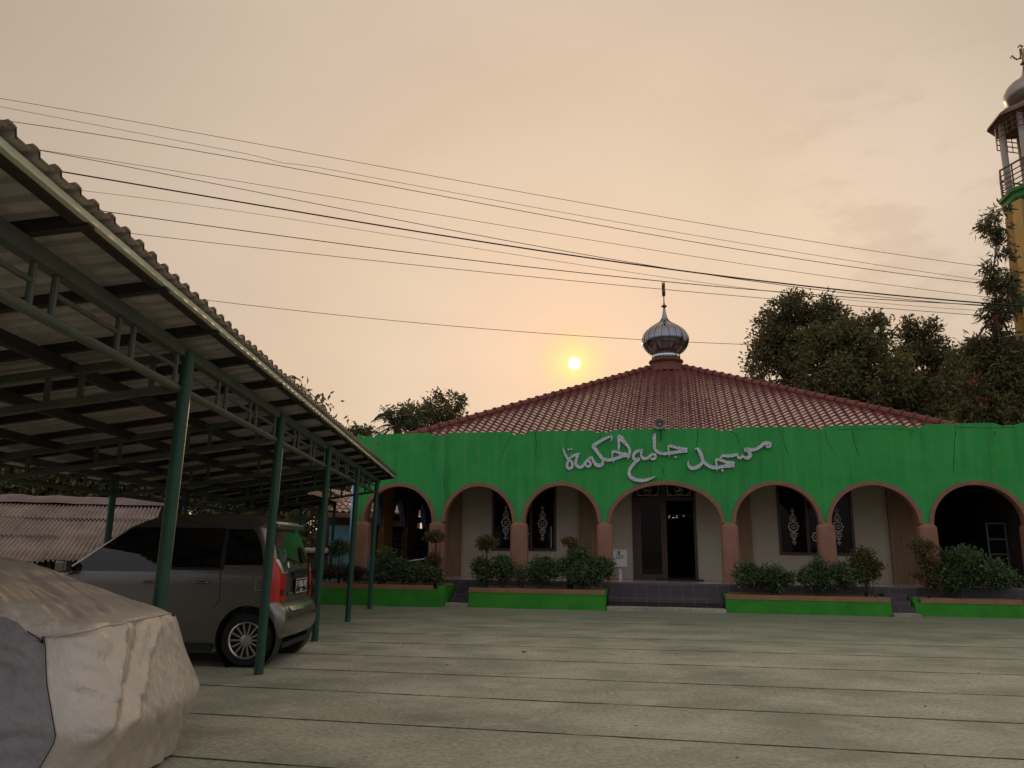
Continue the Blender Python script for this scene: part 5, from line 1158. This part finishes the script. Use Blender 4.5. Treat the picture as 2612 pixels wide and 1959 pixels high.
for k in range(8):
    for zz in (17.8, 17.58, 17.35): vl.tube([R9[k] + Vector((0, 0, zz)), R9[(k + 1) % 8] + Vector((0, 0, zz))], .022, 6)
    for t in np.linspace(0, 1, 5)[:-1]: p = R9[k].lerp(R9[(k + 1) % 8], t); vl.tube([p + Vector((0, 0, 17.35)), p + Vector((0, 0, 18.0))], .016, 5)
vl.build('valance', MT['rail'], mn)
for a in (200, 262): 
    q = MB().lathe([(.05, .5), (.08, .3), (.16, .12), (.30, 0), (.30, -.02), (.15, .1)], n=20, cap=False); q.xf(Matrix.Rotation(radians(a), 4, 'Z') @ Matrix.Translation((.6, 0, 17.4)) @ Matrix.Rotation(radians(-90), 4, 'Y') @ Matrix.Rotation(pi, 4, 'X')); q.build('loudspeaker', MT['gold_tin'], mn, smooth=True)
MB().lathe([(.5, 18.45), (.55, 18.65), (.5, 18.75)], n=24).build('dome_base', MT['white'], mn, smooth=True)
MB().lathe([(.46, 18.68), (.66, 18.8), (.80, 18.98), (.85, 19.14), (.82, 19.3), (.72, 19.5), (.54, 19.68), (.34, 19.8), (.2, 19.92), (.12, 20.05), (.06, 20.35)], n=28).build('dome', MT['minaret_metal'], mn, smooth=True)
MB().lathe([(.06, 20.3), (.05, 20.45), (.13, 20.52), (.05, 20.62), (.035, 20.95), (.02, 21.35)], n=12).build('finial', MT['brass'], mn, smooth='auto')
fn = MB()
for s in ([(-.42, .0), (-.36, .10), (-.30, -.02), (-.22, -.10), (-.10, -.08), (-.06, .1), (-.06, .34)], [(-.10, -.08), (.06, -.06), (.08, .34)], [(.08, -.06), (.2, -.06), (.22, .34)], [(-.12, .42), (-.04, .5), (.06, .42)]): fn.ribbon([(a, 20.85 + b, .05) for a, b in s], -.02, .02)
fno = fn.xf(Matrix.Rotation(radians(-30), 4, 'Z')); fno.build('finial_lettering', MT['rail'], mn)

# ------------------------------------------------------------------ overhead wires
WIRES = [
 ('highest thin wire across the sky', [(0, 213), (600, 316), (1150, 424), (1640, 500), (2240, 592)], 1.4),
 ('second highest wire, the one with a small kink', [(0, 231), (500, 322), (580, 342), (660, 358), (1100, 440), (1640, 530), (2240, 622)], 1.2),
 ('third wire from the top, starting above the carport corner', [(0, 259), (700, 376), (1300, 487), (1700, 556), (2240, 624)], 1.8),
 ('fourth wire, upper of the pair crossing near the carport', [(0, 308), (230, 352), (700, 418), (1400, 540), (2240, 654)], 1.3),
 ('fifth wire, lower of the pair crossing near the carport', [(0, 310), (230, 350), (600, 424), (1300, 558), (1750, 622), (2240, 668)], 1.8),
 ('thickest black cable across the sky', [(0, 350), (118, 368), (400, 412), (830, 490), (1300, 566), (1700, 608), (2240, 664)], 4.0),
 ('wire just under the thickest cable', [(0, 390), (165, 415), (700, 482), (1400, 594), (1750, 640), (2240, 676)], 1.1),
 ('strong dark wire below the thickest cable', [(0, 425), (212, 455), (700, 520), (1200, 586), (1700, 630), (2240, 664)], 2.3),
 ('second lowest wire over the dome finial', [(0, 470), (272, 503), (800, 562), (1400, 622), (2240, 690)], 1.6),
 ('lowest wire crossing the dome', [(0, 590), (434, 646), (1000, 707), (1400, 735), (1800, 748), (2240, 747)], 1.5)]
K = 2612 / 2212
for lab, pts, w in WIRES:
    xs_ = np.array([p[0] for p in pts], float) * K; ys_ = np.array([p[1] for p in pts], float) * K
    xq = np.linspace(xs_[0] - 260, xs_[-1] + 160, 70)
    # smooth interpolation through the traced points
    deg_ = min(4, len(pts) - 1) if 'kink' not in lab else 5
    co = np.polyfit(xs_ / 1000, ys_, min(deg_, 3)); yq = np.polyval(co, xq / 1000)
    if 'kink' in lab: yq += 6 * np.exp(-((xq - 720) / 45) ** 2)
    path = []
    for x, y in zip(xq, yq):
        u = (x + 100) / 2700; Y = 15.5 + 8.5 * u; path.append(at(x, y, Y))
    r = w * .0045
    o = MB().tube(path, [r * (.85 + .45 * t) for t in np.linspace(0, 1, len(path))], 6).build('overhead_wire', MT['wire'], None, smooth=True); tag(o, lab, 'wire', 'overhead wires')

rngl = np.random.default_rng(3); n_ = 150
Pl = np.stack([rngl.uniform(-2.5, 9, n_), rngl.uniform(3, 19, n_) ** 1.0, np.full(n_, .008)], 1); Pl = Pl[(Pl[:, 0] * .19 + Pl[:, 1]) < 19.2]; Dl = rngl.normal(size=Pl.shape); Dl[:, 2] = .08
kind(leaf_mesh('ground_litter', Pl, Dl, .030, .013, MT['dry_leaf'], rng=rngl, fold=.05), 'stuff')
# small litter on the courtyard
for k, (px, py, m_, lab) in enumerate([(1016, 1650, 'litter', 'pale scrap of paper on the concrete right of the minivan'), (1330, 1665, 'dry_leaf', 'dry brown leaf lying on the middle of the concrete')]):
    p = on_ground(px, py, .006); q = MB().add([(0, 0, .004), (.07, .01, .02), (.09, .05, .004), (.02, .04, .025)], [(0, 1, 2, 3)]).build('paper_scrap' if k == 0 else 'fallen_leaf', MT[m_]); q.location = tuple(p); tag(q, lab, 'litter' if k == 0 else 'leaf')
bpy.context.view_layer.update()
